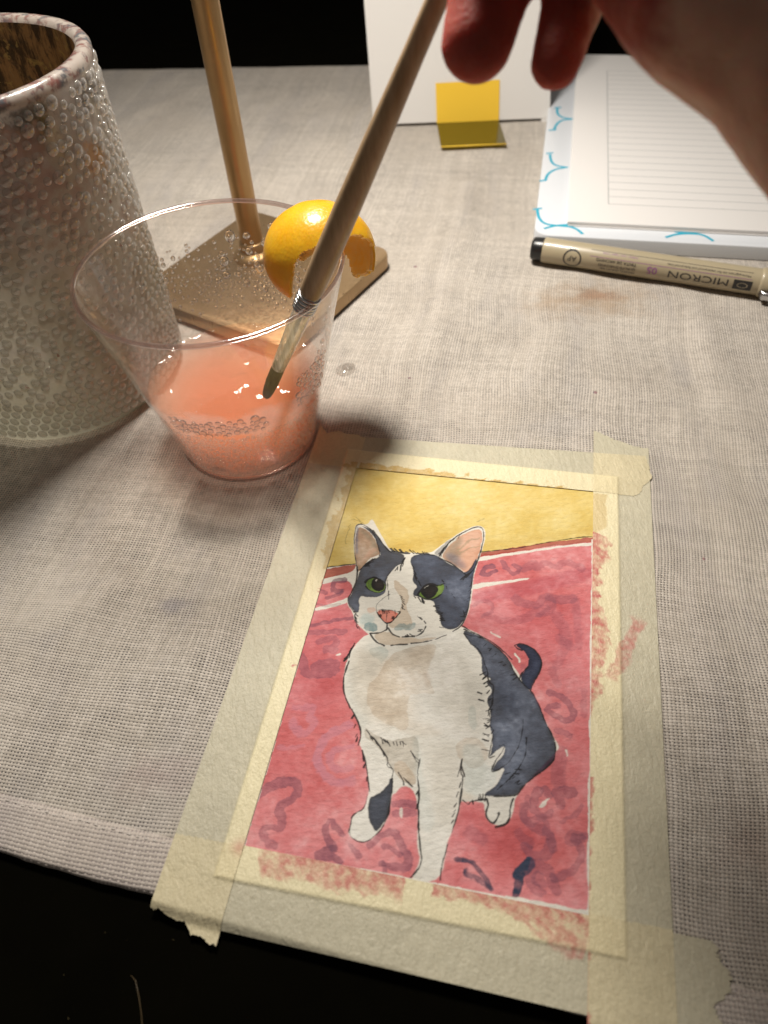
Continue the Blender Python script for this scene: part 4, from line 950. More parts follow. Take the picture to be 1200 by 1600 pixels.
def mat_liquid():
    t = NT('peach_drink'); co = t.coord()
    n = t.noise(co, 90, 2, .45); nr = t.bump(n, .0042, .9)
    fr = t.schlick(.022, nr)
    tr = t.sh('ShaderNodeBsdfTransparent', Color=(1.0, .97, .95, 1))
    m = t.done(t.mixs(fr, tr, t.sh('ShaderNodeBsdfGlossy', Color=(1, 1, 1, 1), Roughness=.04, Normal=nr)))
    v = t.n('ShaderNodeVolumePrincipled'); v.inputs['Color'].default_value = (1.0, .58, .36, 1); v.inputs['Density'].default_value = 74.0
    v.inputs['Anisotropy'].default_value = 0.0
    t.t.links.new(v.outputs[0], t.out.inputs['Volume'])
    return m
def mat_water(name='water_drop', c=(1, 1, 1)):
    t = NT(name)
    return t.done(t.bsdf(Base_Color=c, Roughness=.02, IOR=1.33, Transmission_Weight=1.0))
def mat_drops(name='condensation', milk=.2, rfr=.2, ior=1.16):
    t = NT(name)
    lw = t.n('ShaderNodeLayerWeight'); lw.inputs[0].default_value = .5
    cl = t.mixs(rfr, t.sh('ShaderNodeBsdfTransparent', Color=(1, .99, .98, 1)), t.sh('ShaderNodeBsdfRefraction', Color=(1, 1, 1, 1), Roughness=.02, IOR=ior))
    cl = t.mixs(t.ss(lw.outputs['Facing'], .2, .8, milk*.3, milk*1.6), cl, t.mixs(.5, t.sh('ShaderNodeBsdfTranslucent', Color=(1, .93, .88, 1)), t.sh('ShaderNodeBsdfDiffuse', Color=(1, .93, .88, 1))))
    g = t.sh('ShaderNodeBsdfGlossy', Color=(1, 1, 1, 1), Roughness=.06)
    return t.done(t.mixs(t.ss(lw.outputs['Facing'], .35, 1.0, .06, .3), cl, g))
def mat_jar(inner=False):
    t = NT('stained_inner_glass' if inner else 'murky_beaded_glass'); co = t.coord()
    s = t.n('ShaderNodeSeparateXYZ'); t.put(s.inputs[0], co); z = t.M('MULTIPLY', s.outputs[2], 1000)
    n = t.noise(co, 45, 5, .62); n2 = t.noise(co, 160, 4, .65); n3 = t.noise(t.mapping(co, (90, 90, 22)), 1.0, 5, .7)
    if inner:
        n = t.noise(co, 110, 5, .65); n2 = t.noise(co, 420, 4, .65); n3 = t.noise(t.mapping(co, (230, 230, 60)), 1.0, 5, .75)
        c = t.mix(t.ss(n3, .42, .56), (.07, .045, .025), (.42, .26, .12)); c = t.mix(t.ss(n2, .55, .7, 0, .8), c, (.05, .05, .04))
        c = t.mix(t.ss(n, .58, .72, 0, .8), c, (.45, .16, .09)); c = t.mix(t.ss(t.noise(co, 190, 4, .7, 1.0), .56, .64, 0, .8), c, (.55, .42, .16))
        c = t.mix(t.ss(n3, .62, .75, 0, .8), c, (.60, .52, .4))
        return t.done(t.mixs(t.M('MULTIPLY', t.ss(z, 84, 62), .85), t.bsdf(Base_Color=c, Roughness=.35, Specular_IOR_Level=.4, Normal=t.bump(n2, .0006)), t.sh('ShaderNodeBsdfTransparent', Color=(.93, .9, .85, 1))))
    c = t.mix(t.ss(t.M('ADD', z, t.M('MULTIPLY', t.M('SUBTRACT', n, .5), 40)), 30, 62), (.60, .59, .50), (.72, .69, .66))
    c = t.mix(t.ss(n2, .45, .75, 0, .5), c, (.76, .74, .71)); c = t.mix(t.ss(n, .55, .75, 0, .5), c, (.50, .42, .38))
    sp = t.noise(co, 330, 2, .5); c = t.mix(t.ss(sp, .72, .76, 0, .8), c, (.3, .06, .03)); sp = t.noise(t.mapping(co, loc=(3, 3, 3)), 300, 2, .5); c = t.mix(t.ss(sp, .73, .77, 0, .8), c, (.03, .07, .09))
    xy = t.mapping(co, (1000, 1000, 1000)); q = t.n('ShaderNodeSeparateXYZ'); t.put(q.inputs[0], xy)
    for (cx, cy, cz, r, colr, am) in JAR_SPOTS:
        vd = t.n('ShaderNodeVectorMath', operation='DISTANCE'); t.put(vd.inputs[0], xy); vd.inputs[1].default_value = (cx, cy, cz)
        c = t.mix(t.ss(t.M('ADD', vd.outputs['Value'], t.M('MULTIPLY', t.M('SUBTRACT', n2, .5), r*2.4)), r*.15, r*.8, am, 0), c, colr)
    base = t.mix(t.ss(z, 99.5, 101), c, t.mix(t.ss(n, .58, .7, 0, .8), t.mix(t.ss(t.noise(co, 260, 3, .6), .45, .6), (.62, .55, .49), t.mix(t.ss(n2, .4, .6), (.34, .15, .13), (.16, .18, .2))), (.05, .05, .07)))
    pr = t.bsdf(Base_Color=base, Roughness=.28, Specular_IOR_Level=.5, Coat_Weight=.5, Coat_Roughness=.08, Normal=t.bump(n2, .0005, .6))
    lit = t.mixs(.42, pr, t.sh('ShaderNodeBsdfTranslucent', Color=base))
    return t.done(t.mixs(t.ss(z, 12, 19, .34, .24), lit, t.sh('ShaderNodeBsdfTransparent', Color=(.9, .9, .82, 1))))
def mat_bead():
    t = NT('glass_bead')
    lw = t.n('ShaderNodeLayerWeight'); lw.inputs[0].default_value = .35
    cl = t.sh('ShaderNodeBsdfTransparent', Color=(.97, .96, .93, 1))
    d = t.mixs(.5, t.sh('ShaderNodeBsdfDiffuse', Color=(.92, .90, .87, 1)), t.sh('ShaderNodeBsdfTranslucent', Color=(.92, .9, .87, 1)))
    rf = t.sh('ShaderNodeBsdfRefraction', Color=(.98, .97, .94, 1), Roughness=.03, IOR=1.48)
    g = t.sh('ShaderNodeBsdfGlossy', Color=(1, 1, 1, 1), Roughness=.035)
    body = t.mixs(.12, t.mixs(t.ss(lw.outputs['Facing'], .1, .7, .22, .5), cl, d), rf)
    return t.done(t.mixs(t.ss(lw.outputs['Facing'], .15, .9, .10, .5), body, g))
def mat_brass(name, c, rough=.34):
    t = NT(name); co = t.coord()
    n = t.noise(t.mapping(co, (900, 900, 60)), 1.0, 4, .6); n2 = t.noise(co, 40, 3, .6); n3 = t.noise(co, 3000, 2)
    base = t.mix(t.ss(n2, .3, .7, 0, .5), c, tuple(x*.7 for x in c))
    return t.done(t.bsdf(Base_Color=base, Metallic=.72, Roughness=t.ss(n, .3, .7, rough-.06, rough+.1), Normal=t.bump(n2, .0002, .1)))
def mat_rind():
    t = NT('orange_rind'); co = t.coord()
    v = t.n('ShaderNodeTexVoronoi', feature='SMOOTH_F1'); t.put(v.inputs['Vector'], t.mapping(co, (1, 1, 1))); v.inputs['Scale'].default_value = 1150
    n = t.noise(co, 130, 4, .6); n2 = t.noise(co, 1700, 2)
    base = t.mix(t.ss(n, .3, .7), (.94, .50, .012), (.97, .60, .03))
    base = t.mix(t.ss(v.outputs['Distance'], .15, .5, .35, 0), base, (.95, .60, .08))
    return t.done(t.mixs(.46, t.bsdf(Base_Color=base, Transmission_Weight=.0, Roughness=.3, Specular_IOR_Level=.6, Coat_Weight=.35, Coat_Roughness=.12, Normal=t.bump(t.M('ADD', v.outputs['Distance'], t.M('MULTIPLY', n2, .3)), .00016, .5), Subsurface_Weight=.4, Subsurface_Radius=(1.0, .5, .1), Subsurface_Scale=.003), t.sh('ShaderNodeBsdfTranslucent', Color=(1.0, .86, .36, 1))))
def mat_skin():
    t = NT('skin'); co = t.coord()
    n = t.noise(co, 90, 4, .6); v = t.n('ShaderNodeTexVoronoi'); t.put(v.inputs['Vector'], co); v.inputs['Scale'].default_value = 1400
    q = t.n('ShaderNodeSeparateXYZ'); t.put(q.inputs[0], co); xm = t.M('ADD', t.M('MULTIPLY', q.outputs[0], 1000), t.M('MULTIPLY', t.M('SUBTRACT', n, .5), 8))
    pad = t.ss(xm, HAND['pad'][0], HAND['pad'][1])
    base = t.mix(pad, t.mix(t.ss(n, .3, .7), (.31, .075, .058), (.39, .105, .08)), t.mix(t.ss(n, .3, .7), (.54, .32, .235), (.65, .41, .31)))  # finger pads' own flush, plus red backlit glow painted into the base colour
    h = t.M('ADD', t.M('MULTIPLY', v.outputs['Distance'], .3), t.noise(t.mapping(co, (500, 500, 500)), 1.0, 3, .6))
    return t.done(t.bsdf(Base_Color=base, Roughness=.62, Specular_IOR_Level=.1, Subsurface_Weight=1.0, Subsurface_Radius=(1.0, .13, .06), Subsurface_Scale=.0075, Normal=t.bump(h, .0004, .7)))

M_PAINT, M_TAPE, M_CLOTH, M_HEM, M_TABLE = mat_paint(), mat_tape(), mat_cloth('linen'), mat_cloth('linen_hem', True), mat_table()
M_CUP, M_RIM, M_LIQ, M_WATER, M_DROPS = mat_plastic(), mat_rim(), mat_liquid(), mat_water(), mat_drops()
M_JAR, M_JARIN, M_BEAD = mat_jar(), mat_jar(True), mat_bead()
M_BRASS = mat_brass('brushed_brass', (.56, .36, .17)); M_BRASS2 = mat_brass('brass_base', (.46, .31, .165), .33)
M_SKIN = mat_skin()
M_WHITE = simple('white_card', (.72, .70, .67), .7, noise=.06, scale=900, bump=.00002)
M_PAGE = simple('page_paper', (.74, .72, .70), .8, noise=.05, scale=900, bump=.00002)
M_COVER = simple('laminated_cover', (.68, .71, .75), .3, noise=.04, scale=300)
M_TURQ = simple('turquoise_print', (.02, .42, .60), .45, noise=.3, scale=900)
M_RULE = simple('grey_rule', (.36, .38, .38), .8, noise=.3, scale=2000)
M_BARREL = simple('beige_barrel', (.40, .34, .225), .38, noise=.12, scale=400, Coat_Weight=.2)
M_BLACKP = simple('black_plastic', (.012, .012, .013), .3, noise=.2, scale=300)
M_PRINT = simple('black_print', (.03, .028, .026), .5, noise=.3, scale=3000)
M_PURPLE = simple('purple_print', (.30, .12, .28), .5, noise=.3, scale=3000)
M_STEEL = simple('steel', (.65, .65, .66), .22, metal=1.0, noise=.1, scale=500)
M_HAIR = simple('hair', (.14, .10, .05), .4)
M_FIL = simple('bristle_hair', (.016, .009, .0045), .6, noise=.7, scale=1500, bump=.0002)
M_PITH = simple('pith', (.86, .50, .08), .55, noise=.35, scale=500, bump=.0004)

# ------------------------------------------------------------------ setting: table and cloth
v, f = rounded_slab(0, 1600, -22, -2.35, 2600, 1900, 0, 10, 2)
tag(obj('table', v, f, M_TABLE, None, auto=30), kind='structure')

FRONT = lambda x: 55.0-.307*(x+90.6)          # front edge of the cloth on the table
BACK = lambda x: 540.0-.145*(x+140)
nx, ny = 300, 270
X = np.linspace(-330, 330, nx)[None, :].repeat(ny, 0)
T = np.linspace(0, 1, ny)[:, None].repeat(nx, 1)
wav = fbm(ny, nx, 40, 4); wav2 = fbm(ny, nx, 12, 3)
Y = FRONT(X)+3+(BACK(X)-FRONT(X)-3)*T
Y = Y+(wav2-.5)*1.6*(T > .995)
Zc = -.15-.9*np.clip(wav-.35, 0, 1)
RR = np.random.default_rng(5)
for (x0, y0, ang, wd, ln, am) in ((18, 470, 80, 5, 60, 1.6), (30, 250, 78, 9, 90, .9), (62, 215, 70, 8, 60, 1.0), (120, 200, 95, 7, 60, 1.0), (100, 160, 100, 8, 30, 1.1), (-120, 470, 60, 8, 70, 1.2), (-60, 95, 45, 9, 30, .6), (150, 330, 85, 9, 60, .8), (-70, 420, 85, 12, 70, .9), (95, 75, 80, 8, 40, .8), (45, 330, 72, 7, 60, .9), (-85, 120, 35, 6, 30, .6)):
    a = math.radians(ang); p = (X-x0)*math.cos(a)+(Y-y0)*math.sin(a); q = -(X-x0)*math.sin(a)+(Y-y0)*math.cos(a)+6*np.sin(p/25)
    Zc = Zc+1.5*am*np.exp(-(q/wd)**2-(p/ln)**2)
def flat_at(cx, cy, r):
    d = np.hypot(X-cx, Y-cy); return np.clip((d-r)/10, 0, 1)
keep = flat_at(-43, 186, 26)*flat_at(-113, 229, 44)*flat_at(-41, 284, 52)
cu = (X-ORIGIN[0])*CA+(Y-ORIGIN[1])*SA; cv = -(X-ORIGIN[0])*SA+(Y-ORIGIN[1])*CA
dist = np.maximum(np.abs(cu-3)-56, np.abs(cv)-78); keep = keep*np.clip(dist/12, 0, 1)
nb = np.maximum(np.abs((X-148)*.956-(Y-372)*.292)-75, np.abs((X-148)*.292+(Y-372)*.956)-108); keep = keep*np.clip(nb/8, 0, 1)
Zc = np.where(Zc > -.15, -.15+(Zc+.15)*keep, Zc*keep-.15*(1-keep))
cloth = grid_obj('tablecloth', X, Y, Zc, M_CLOTH, None)
tag(cloth, 'off-white coarse linen cloth spread over the dark table, with stains', 'tablecloth')
# folded hem along the front edge: a doubled, rounded band
hx = np.linspace(-330, 330, 700); prof = [(12.2, -.1), (11.8, .42), (9, .5), (4, .46), (1.2, .42), (.3, .1), (0, -.5), (.3, -1.2), (1.4, -1.75), (6, -1.8)]
wob = fbm(1, 700, 30, 3)[0]*2.0-1.0; wob2 = fbm(1, 700, 5, 2)[0]*.5
HX, HY, HZ = [], [], []
for d, z in prof:
    k = 1 if d < 6 else .3
    HX.append(hx+.3*d); HY.append(FRONT(hx)+d*.95+wob*k+wob2*k); HZ.append(np.full(700, z-.5)+(wob2-.25)*.25*(d > 2))
grid_obj('hem', np.array(HX), np.array(HY), np.array(HZ), M_HEM, cloth)
# stitches of the hem
sv, sf = [], []
for k in range(330):
    x = -325+k*2.0; d = 10.6+random.Random(k).uniform(-.25, .25); cx, cy = x+.3*d, FRONT(x)+d*.95+float(np.interp(x, hx, wob))*.3
    b = len(sv); a = -.297
    for (s, h, z) in ((-.62, 0, -.1), (-.3, .16, .13), (.3, .16, .13), (.62, 0, -.1), (.3, -.16, .12), (-.3, -.16, .12)):
        sv.append((cx+s*math.cos(a)-h*math.sin(a), cy+s*math.sin(a)+h*math.cos(a), z))
    sf.append([b, b+1, b+2, b+3, b+4, b+5])
obj('stitching', sv, sf, simple('cotton_thread', (.6, .55, .5), .8), cloth, kind='stuff')
# ------------------------------------------------------------------ the watercolour and its four strips of tape
painting = empty('watercolour_painting', (ORIGIN[0], ORIGIN[1], 0), 'watercolour of a seated grey-and-white cat on red, taped flat to the cloth', 'painting')
v, f = rounded_slab(*P2W(1.4, .3), .0, .34, 42.4, 65.3, math.radians(-13.8), 1.2, .05)
obj('paper', v, f, M_PAGE, painting, auto=30)
WX, WY = P2W(UG, VG)
sheet = grid_obj('painted_sheet', WX, WY, np.full(UG.shape, .37)+(VARF*.05), M_PAINT, painting)
add_colors(sheet, canvas.reshape(-1, 3))
sheet['label'] = 'painted cat with green eyes before a red patterned seat and yellow wall'

T_PAPER, T_CLOTH = np.array(lin((230, 220, 182))), np.array(lin((196, 190, 166)))
T_DBL = np.array(lin((220, 206, 164)))
def inside(u, v): return (u > -41.2) & (u < 44.0) & (v > -65.2) & (v < 65.8)
def smooth01(x): x = np.clip(x, 0, 1); return x*x*(3-2*x)
def tape(name, outline, length_dir, z0, label, stain, torn, overlap):
    """outline: (s along, t across) -> built as a fine grid between two edge lines, torn ends"""
    s0, s1, e0, e1 = outline           # start/end along; e0,e1: functions of s for the two edges
    ds = .27; ns = int((s1-s0)/ds); nt = 60
    S = np.linspace(0, 1, ns)[:, None].repeat(nt, 1); Tt = np.linspace(0, 1, nt)[None, :].repeat(ns, 0)
    t0, t1 = torn(Tt[0])               # offsets of both ends for each position across
    A = (s0+t0)[None, :]; B = (s1+t1)[None, :]
    s = A+(B-A)*S
    jag = (fbm(ns, 1, 3, 2)-.5)*.12
    t = (e0(s)+(e1(s)-e0(s))*Tt)+jag*0
    U, V = (s, t) if length_dir == 'u' else (t, s)
    n1 = fbm(ns, nt, 9, 4); n2 = .42*blur(np.repeat(fbm(ns, nt//6+2, 2.6, 3), 6, 1)[:, :nt], .9)+.58*fbm(ns, nt, 4.5, 3); n3 = fbm(ns, nt, 40, 3)
    on = smooth01((np.minimum(np.minimum(U+41.4, 44.2-U), np.minimum(V+65.4, 66.0-V)))/.8+.5)
    rgb = T_CLOTH+(T_PAPER-T_CLOTH)*on[..., None]
    ov = overlap(U, V)[..., None]*.55
    rgb = rgb*(1-ov)+T_DBL*ov
    rgb = rgb*(1-.16*(1-on[..., None])*(n2[..., None]-.3))*(1-.14*(n3[..., None]-.5))
    for cname, mask in stain(U, V, n1, n2, n3):
        m = np.clip(mask, 0, 1)[..., None]; rgb = rgb*(1-m)+PAL[cname]*m
    X_, Y_ = P2W(U, V)
    Z_ = z0+.45*on+.14*(1-on)+(n3-.5)*.12*(1-on)+.05*(n2-.5)
    # loose ends hang over the table edge of the cloth a little
    Z_ = Z_-1.3*smooth01((FRONT(X_)-.6-Y_)/3.0)
    o = grid_obj(name, X_, Y_, Z_, M_TAPE, None)
    add_colors(o, rgb.reshape(-1, 3))
    tag(o, label, 'tape', 'masking tape strips round the painting')
    return o
def rag(x, amp, seed, steps):
    r = np.random.default_rng(seed); k = r.normal(size=steps)*amp
    base = np.interp(x, np.linspace(0, 1, steps), k)
    return base+np.interp(x, np.linspace(0, 1, 61), r.normal(size=61))*amp*.35
def bleed(d, n1, n2, wid, lo=.0):
    """paint that crept onto the tape: d = distance past the window edge"""
    return np.clip((wid-d)/.5+.3, 0, 1)*(d > -1)*(d < 14)
def st_left(U, V, n1, n2, n3):
    d = -36.9-U
    y = bleed(d, n1, n2, 1.0+5.5*np.clip(n1-.36, 0, 1)*1.6)*(.45+.7*(n2-.2))*(V > 17.5)*(V < 60.5)*.85
    r = bleed(d, n1, n2, -.6+7*np.clip(n1-.52, 0, 1))*(.8)*(V < 17.5)*(V > -27)
    r2 = np.exp(-((d-.8)/1.6)**2-((V+58.5)/1.6)**2)*.7*(n1+.2)
    return [('yellowd', y*.85), ('stain', r), ('stain', r2)]
def st_top(U, V, n1, n2, n3):
    d = V-58.2
    y = bleed(d, n1, n2, 6.5*np.clip(n1-.42, 0, 1)+2.2*np.clip(n3-.5, 0, 1)*4*(U < 20))*(.3+.7*n2)*(U < 34)*(U > -36)
    return [('yellowd', y*1.1)]
def st_right(U, V, n1, n2, n3):
    d = U-36.8
    y = bleed(d, n1, n2, 4.2*smooth01((V-41)/5)*(.7+n1*.5)*(V < 58))*.38
    pr = smooth01((43-V)/1.5)*smooth01((V+16)/9)
    r = bleed(d, n1, n2, (3.0+5*(n1-.45)+1.2*np.sin(V*.21))*pr+.0)*(pr > .02)*np.clip(.58+2.0*(n2-.47)-.06*d, .1, .9)*.85
    a = np.array(DIAG); b = a[1]-a[0]; L = np.hypot(*b); q = ((U-a[0][0])*b[0]+(V-a[0][1])*b[1])/L; w = -(U-a[0][0])*b[1]/L+(V-a[0][1])*b[0]/L
    dg = np.clip((2.1+(n1-.5)*3-np.abs(w))/.6, 0, 1)*smooth01((q+2)/2)*smooth01((L-q)/3)*np.clip(.36+1.2*(n2-.45), .1, .6)
    lo = bleed(d, n1, n2, 4.5*np.clip(n1-.5, 0, 1))*(V < -30)*.7
    return [('yellowd', y), ('stain', r*1.15), ('stain', dg), ('stain', lo)]
def st_bot(U, V, n1, n2, n3):
    d = -58.3-V
    w = np.where(U < -1, 5.2*smooth01((U+34)/2.5), np.where(U < 5, 0, 3.0+6.0*smooth01((U-20)/12)*smooth01((37.5-U)/2)))*(U < 37)
    r = bleed(d, n1, n2, w+4*(n1-.5)*(w > 0))*(w > .3)*np.clip(.56+2.0*(n2-.47)-.045*d, .1, .9)*.75
    return [('stain', r*1.15)]
none = lambda U, V: np.zeros(U.shape)
B_ = tape('masking_tape', (-46, 62, lambda s: -58.1-.010*(s+36.7), lambda s: -74.7-.018*(s+36.7)), 'u', .05, 'bottom strip of masking tape, along the painting edge nearest the dark table', st_bot, lambda t: (0*t, rag(t, 1.3, 4, 7)), none)
R_ = tape('masking_tape', (-96, 82.5, lambda s: 36.8+0*s, lambda s: 53.6+.004*(s-20)), 'v', .13, 'right-hand strip of masking tape, with a diagonal red brush mark', st_right, lambda t: (0*t, 3.6-6.8*t+rag(t, .7, 7, 8)), lambda U, V: ((V < -58.5)*1.0))
T_ = tape('masking_tape', (-47, 52.6, lambda s: 58.1+.008*(s+37), lambda s: 72.2+.045*(s+43)), 'u', .21, 'top strip of masking tape above the yellow wall, stained yellow', st_top, lambda t: (0*t, -3.2+4.6*np.sin(np.clip(t*1.2, 0, 1)*2.2)+rag(t, .5, 9, 9)), lambda U, V: ((U > 36.8)*1.0))
L_ = tape('masking_tape', (-75, 73.5, lambda s: -53.0+0*s, lambda s: -36.85+.002*s), 'v', .29, 'left-hand strip of masking tape, its torn end hanging over the dark table', st_left, lambda t: (1.6-3.8*t+rag(t, .5, 12, 9), 1.5-3.2*t+rag(t, .6, 13, 6)), lambda U, V: ((V > 58.2)*1.0+(V < -58.3)*1.0))

# ------------------------------------------------------------------ beaded glass jar
JC = (-112.7, 228.7, 0); JR, JH = 41.2, 103.5
jar = empty('beaded_jar', JC, 'large murky beaded glass jar, stained with paint, beside the plastic cup', 'jar')
prof = [(0, 2.2), (30, 2.0), (37.0, .0), (39.2, .3), (40.6, 2.2), (JR, 6), (JR+.25, 40), (JR, 98), (JR+.2, 100.2), (JR+.3, 102), (JR-.6, 103.3), (JR-2.2, JH), (JR-3.6, 103.1), (JR-4.3, 101.8)]
v, f = lathe(prof, JC, 144); obj('body', v, f, M_JAR, jar)
v, f = lathe([(JR-4.3, 101.8), (JR-4.8, 96), (JR-5, 50), (JR-5, 9), (JR-8, 6.5), (0.01, 6.5)], JC, 144); obj('inner_wall', v, f, M_JARIN, jar)
bm = bmesh.new(); bmesh.ops.create_icosphere(bm, subdivisions=2, radius=1.0)
IV = np.array([tuple(p.co) for p in bm.verts]); IF = [[a.index for a in p.verts] for p in bm.faces]; bm.free()
bead_mesh = bpy.data.meshes.new('bead'); bead_mesh.from_pydata((IV*MM).tolist(), [], IF)
bead_mesh.polygons.foreach_set('use_smooth', [True]*len(IF)); bead_mesh.materials.append(M_BEAD)
beads = []; rb = random.Random(21)
z = 4.6; row = 0
while z < 99:
    low = z < 17
    pitch = 3.5 if low else 3.75
    n = int(2*math.pi*JR/pitch)
    for k in range(n):
        a = 2*math.pi*(k+.5*(row % 2))/n
        if low: beads.append((a, z, 1.5 if row else 1.62, .62))
        else:
            
            if rb.random() < .05: continue
            beads.append((a+rb.gauss(0, .011), z+rb.gauss(0, .36), rb.uniform(1.1, 2.0) if z > 58 else rb.uniform(1.2, 1.6), rb.uniform(.55, .85)))
    z += 2.9 if low else 3.15; row += 1
camp = Vector((0, 0, CAM_H))
def bead_score(b):
    p = Vector((JC[0]+JR*math.cos(b[0]), JC[1]+JR*math.sin(b[0]), b[1])); nrm = Vector((math.cos(b[0]), math.sin(b[0]), 0))
    d = camp-p
    if d.normalized().dot(nrm) < .05: return -1
    q = p-camp; w = q.dot(_f); sx = q.dot(_r)/w*1160
    if sx < -615: return -1
    return b[2]/w*(d.normalized().dot(nrm)+.3)
beads.sort(key=bead_score, reverse=True)
rest_v, rest_f = [], []
for k, (a, z, r, h) in enumerate(beads):
    c = (JR+.05)
    if k < 300:
        o = bpy.data.objects.new('bead', bead_mesh); col.objects.link(o); o.parent = jar
        o.location = Vector((c*math.cos(a), c*math.sin(a), z))*MM; o.rotation_euler = (0, 0, a); o.scale = (h, r, r)
    else:
        q = IV*np.array([h, r, r]); x = q[:, 0]+c
        b = len(rest_v)*len(IV)
        rest_v.append(np.stack([JC[0]+x*math.cos(a)-q[:, 1]*math.sin(a), JC[1]+x*math.sin(a)+q[:, 1]*math.cos(a), z+q[:, 2]], -1))
        rest_f += [[i+b for i in p] for p in IF]
obj('bead_relief', np.concatenate(rest_v), rest_f, M_BEAD, jar, kind='stuff')

# ------------------------------------------------------------------ brass lamp: base, stem (the lit head stands above the picture)
LB = (-41.6, 276.3); LS = (-46.8, 288.7)
lamp = empty('desk_lamp', (LS[0], LS[1], 0), 'brass lamp stem on a rectangular base behind the plastic cup', 'lamp')
LA = math.atan2(-.574, .82)
v, f = rounded_slab(LB[0], LB[1], 0.9, 6.2, 38.5, 38, LA, 7, .9, 10); base = obj('base', v, f, M_BRASS2, lamp, auto=35)
v, f = rounded_slab(LB[0], LB[1], 0.0, .9, 37.5, 37, LA, 6.5, .1, 10); obj('rubber_pad', v, f, M_BLACKP, base, auto=35)
v, f = lathe([(4.6, 6.1), (4.6, 350), (4.4, 366), (0.01, 366)], (LS[0], LS[1], 0), 40); obj('stem', v, f, M_BRASS, lamp, auto=40)
v, f = lathe([(8.8, 6.2), (8.6, 7.4), (7.6, 8.6), (5.8, 9.2), (5.4, 9.4), (5.5, 12.5), (5.1, 13.2), (4.6, 13.3)], (LS[0], LS[1], 0), 48); obj('collar', v, f, M_BRASS, lamp, auto=50)
v, f = lathe([(34, 383), (36, 384), (36, 396), (30, 400), (.01, 400)], (LAMP[0], LAMP[1], 0), 48); head = obj('lamp_head', v, f, M_BRASS, lamp, auto=40)
v, f = tube([(LS[0], LS[1], 362), (LS[0], LS[1], 392), (LAMP[0], LAMP[1], 398)], [4, 4, 4], 16); obj('arm', v, f, M_BRASS, lamp, auto=40)

# ------------------------------------------------------------------ clear plastic cup with drink
CC = (-43.1, 186.4, 0); CH, CR, CB = 62.6, 36.8, 22.6
cr = lambda z: CB+(CR-CB)*(z-1.0)/(CH-1.0)
cup = empty('plastic_cup', CC, 'clear plastic cup of peach-pink drink with a peel on its rim', 'cup')
prof = [(.01, 1.6), (CB-3, 1.6), (CB-1.2, .4), (CB-.4, .4), (CB, 1.4), (cr(14), 14), (cr(30), 30), (cr(48), 48), (CR-.1, 60.5), (CR, 62.2)]
inner = [(CR-.45, 62.2), (CR-.55, 60.5), (cr(48)-.45, 48), (cr(30)-.45, 30), (cr(14)-.45, 14), (CB-.5, 2.6), (.01, 2.4)]
v, f = lathe(prof+inner, CC, 160); obj('wall', v, f, M_CUP, cup, auto=40)
v, f = lathe([(CR-.25+.78*math.cos(a), 62.3+.66*math.sin(a)) for a in [2*math.pi*k/12 for k in range(12)]], CC, 160, closed=True); obj('rim', v, f, M_RIM, cup)
v, f = lathe([(CB-.9, .05), (CB-.5, .05), (CB-.2, .7), (CB-.9, .9)], CC, 128, closed=True); obj('foot_ring', v, f, M_RIM, cup)
LZ = 24.0
v, f = lathe([(.01, 2.9), (CB-1.2, 3.0), (cr(6)-.6, 4.6), (cr(14)-.6, 14), (cr(LZ)-.6, LZ+.5), (cr(LZ)-1.4, LZ+.05), (cr(LZ)-3, LZ-.1), (12, LZ-.15), (.01, LZ-.15)], CC, 128)
drink = obj('drink', v, f, M_LIQ, None, auto=50); tag(drink, 'peach-pink fizzy drink filling the lower part of the plastic cup', 'drink')

def drops(name, items, mat, parent, kind='stuff', zs=.6):
    bm = bmesh.new(); bmesh.ops.create_icosphere(bm, subdivisions=2, radius=1.0)
    q0 = np.array([tuple(p.co) for p in bm.verts]); f0 = [[a.index for a in p.verts] for p in bm.faces]; bm.free()
    V, F = [], []
    for (p, nrm, r, h, st) in items:
        nrm = Vector(nrm).normalized(); t1 = nrm.orthogonal().normalized(); t2 = nrm.cross(t1)
        up = (Vector((0, 0, 1))-nrm*nrm.z)
        if up.length > .1: t1 = up.normalized(); t2 = nrm.cross(t1)
        b = len(V)*len(q0)
        V.append(np.array(p)[None, :]+q0[:, :1]*np.array(t1)*r*st+q0[:, 1:2]*np.array(t2)*r+q0[:, 2:]*np.array(nrm)*r*h)
        F += [[i+b for i in x] for x in f0]
    return obj(name, np.concatenate(V), F, mat, parent, kind=kind)
rd = random.Random(8); items = []
def wall_pt(a, z, out):
    r = cr(z)+out; return (CC[0]+r*math.cos(a), CC[1]+r*math.sin(a), z)
def wall_n(a, s=1): return (s*math.cos(a)*.97, s*math.sin(a)*.97, -.24*s)
FA = math.radians(-78)            # azimuth of the wall that faces the camera
def scatter(n, z0, z1, a0, a1, r0, r1, side, gap, dens=None):
    pts = []
    tries = 0
    while len(pts) < n and tries < n*12:
        tries += 1
        z = rd.uniform(z0, z1); a = math.radians(rd.uniform(a0, a1)); r = rd.uniform(r0, r1)*(1 if rd.random() < .85 else 1.4)
        if dens and rd.random() > dens(math.degrees(a), z): continue
        R_ = cr(z); ok = True
        for (a2, z2, r2) in pts[-400:]:
            if abs(z-z2) < 2 and ((a-a2)*R_)**2+(z-z2)**2 < (gap*(r+r2))**2: ok = False; break
        if ok: pts.append((a, z, r))
    for a, z, r in pts:
        items.append((wall_pt(a, z, .02 if side > 0 else -.47), wall_n(a, side), r, .55, rd.uniform(.9, 1.2)))
scatter(700, 4.5, 23.0, -128, -22, .38, .66, 1, .93)
drops('condensation_drops', items, M_DROPS, cup); items.clear()
scatter(170, 24.5, 31, -124, -66, .6, 1.0, 1, .88, lambda a, z: 1-abs(z-27)/4.2)
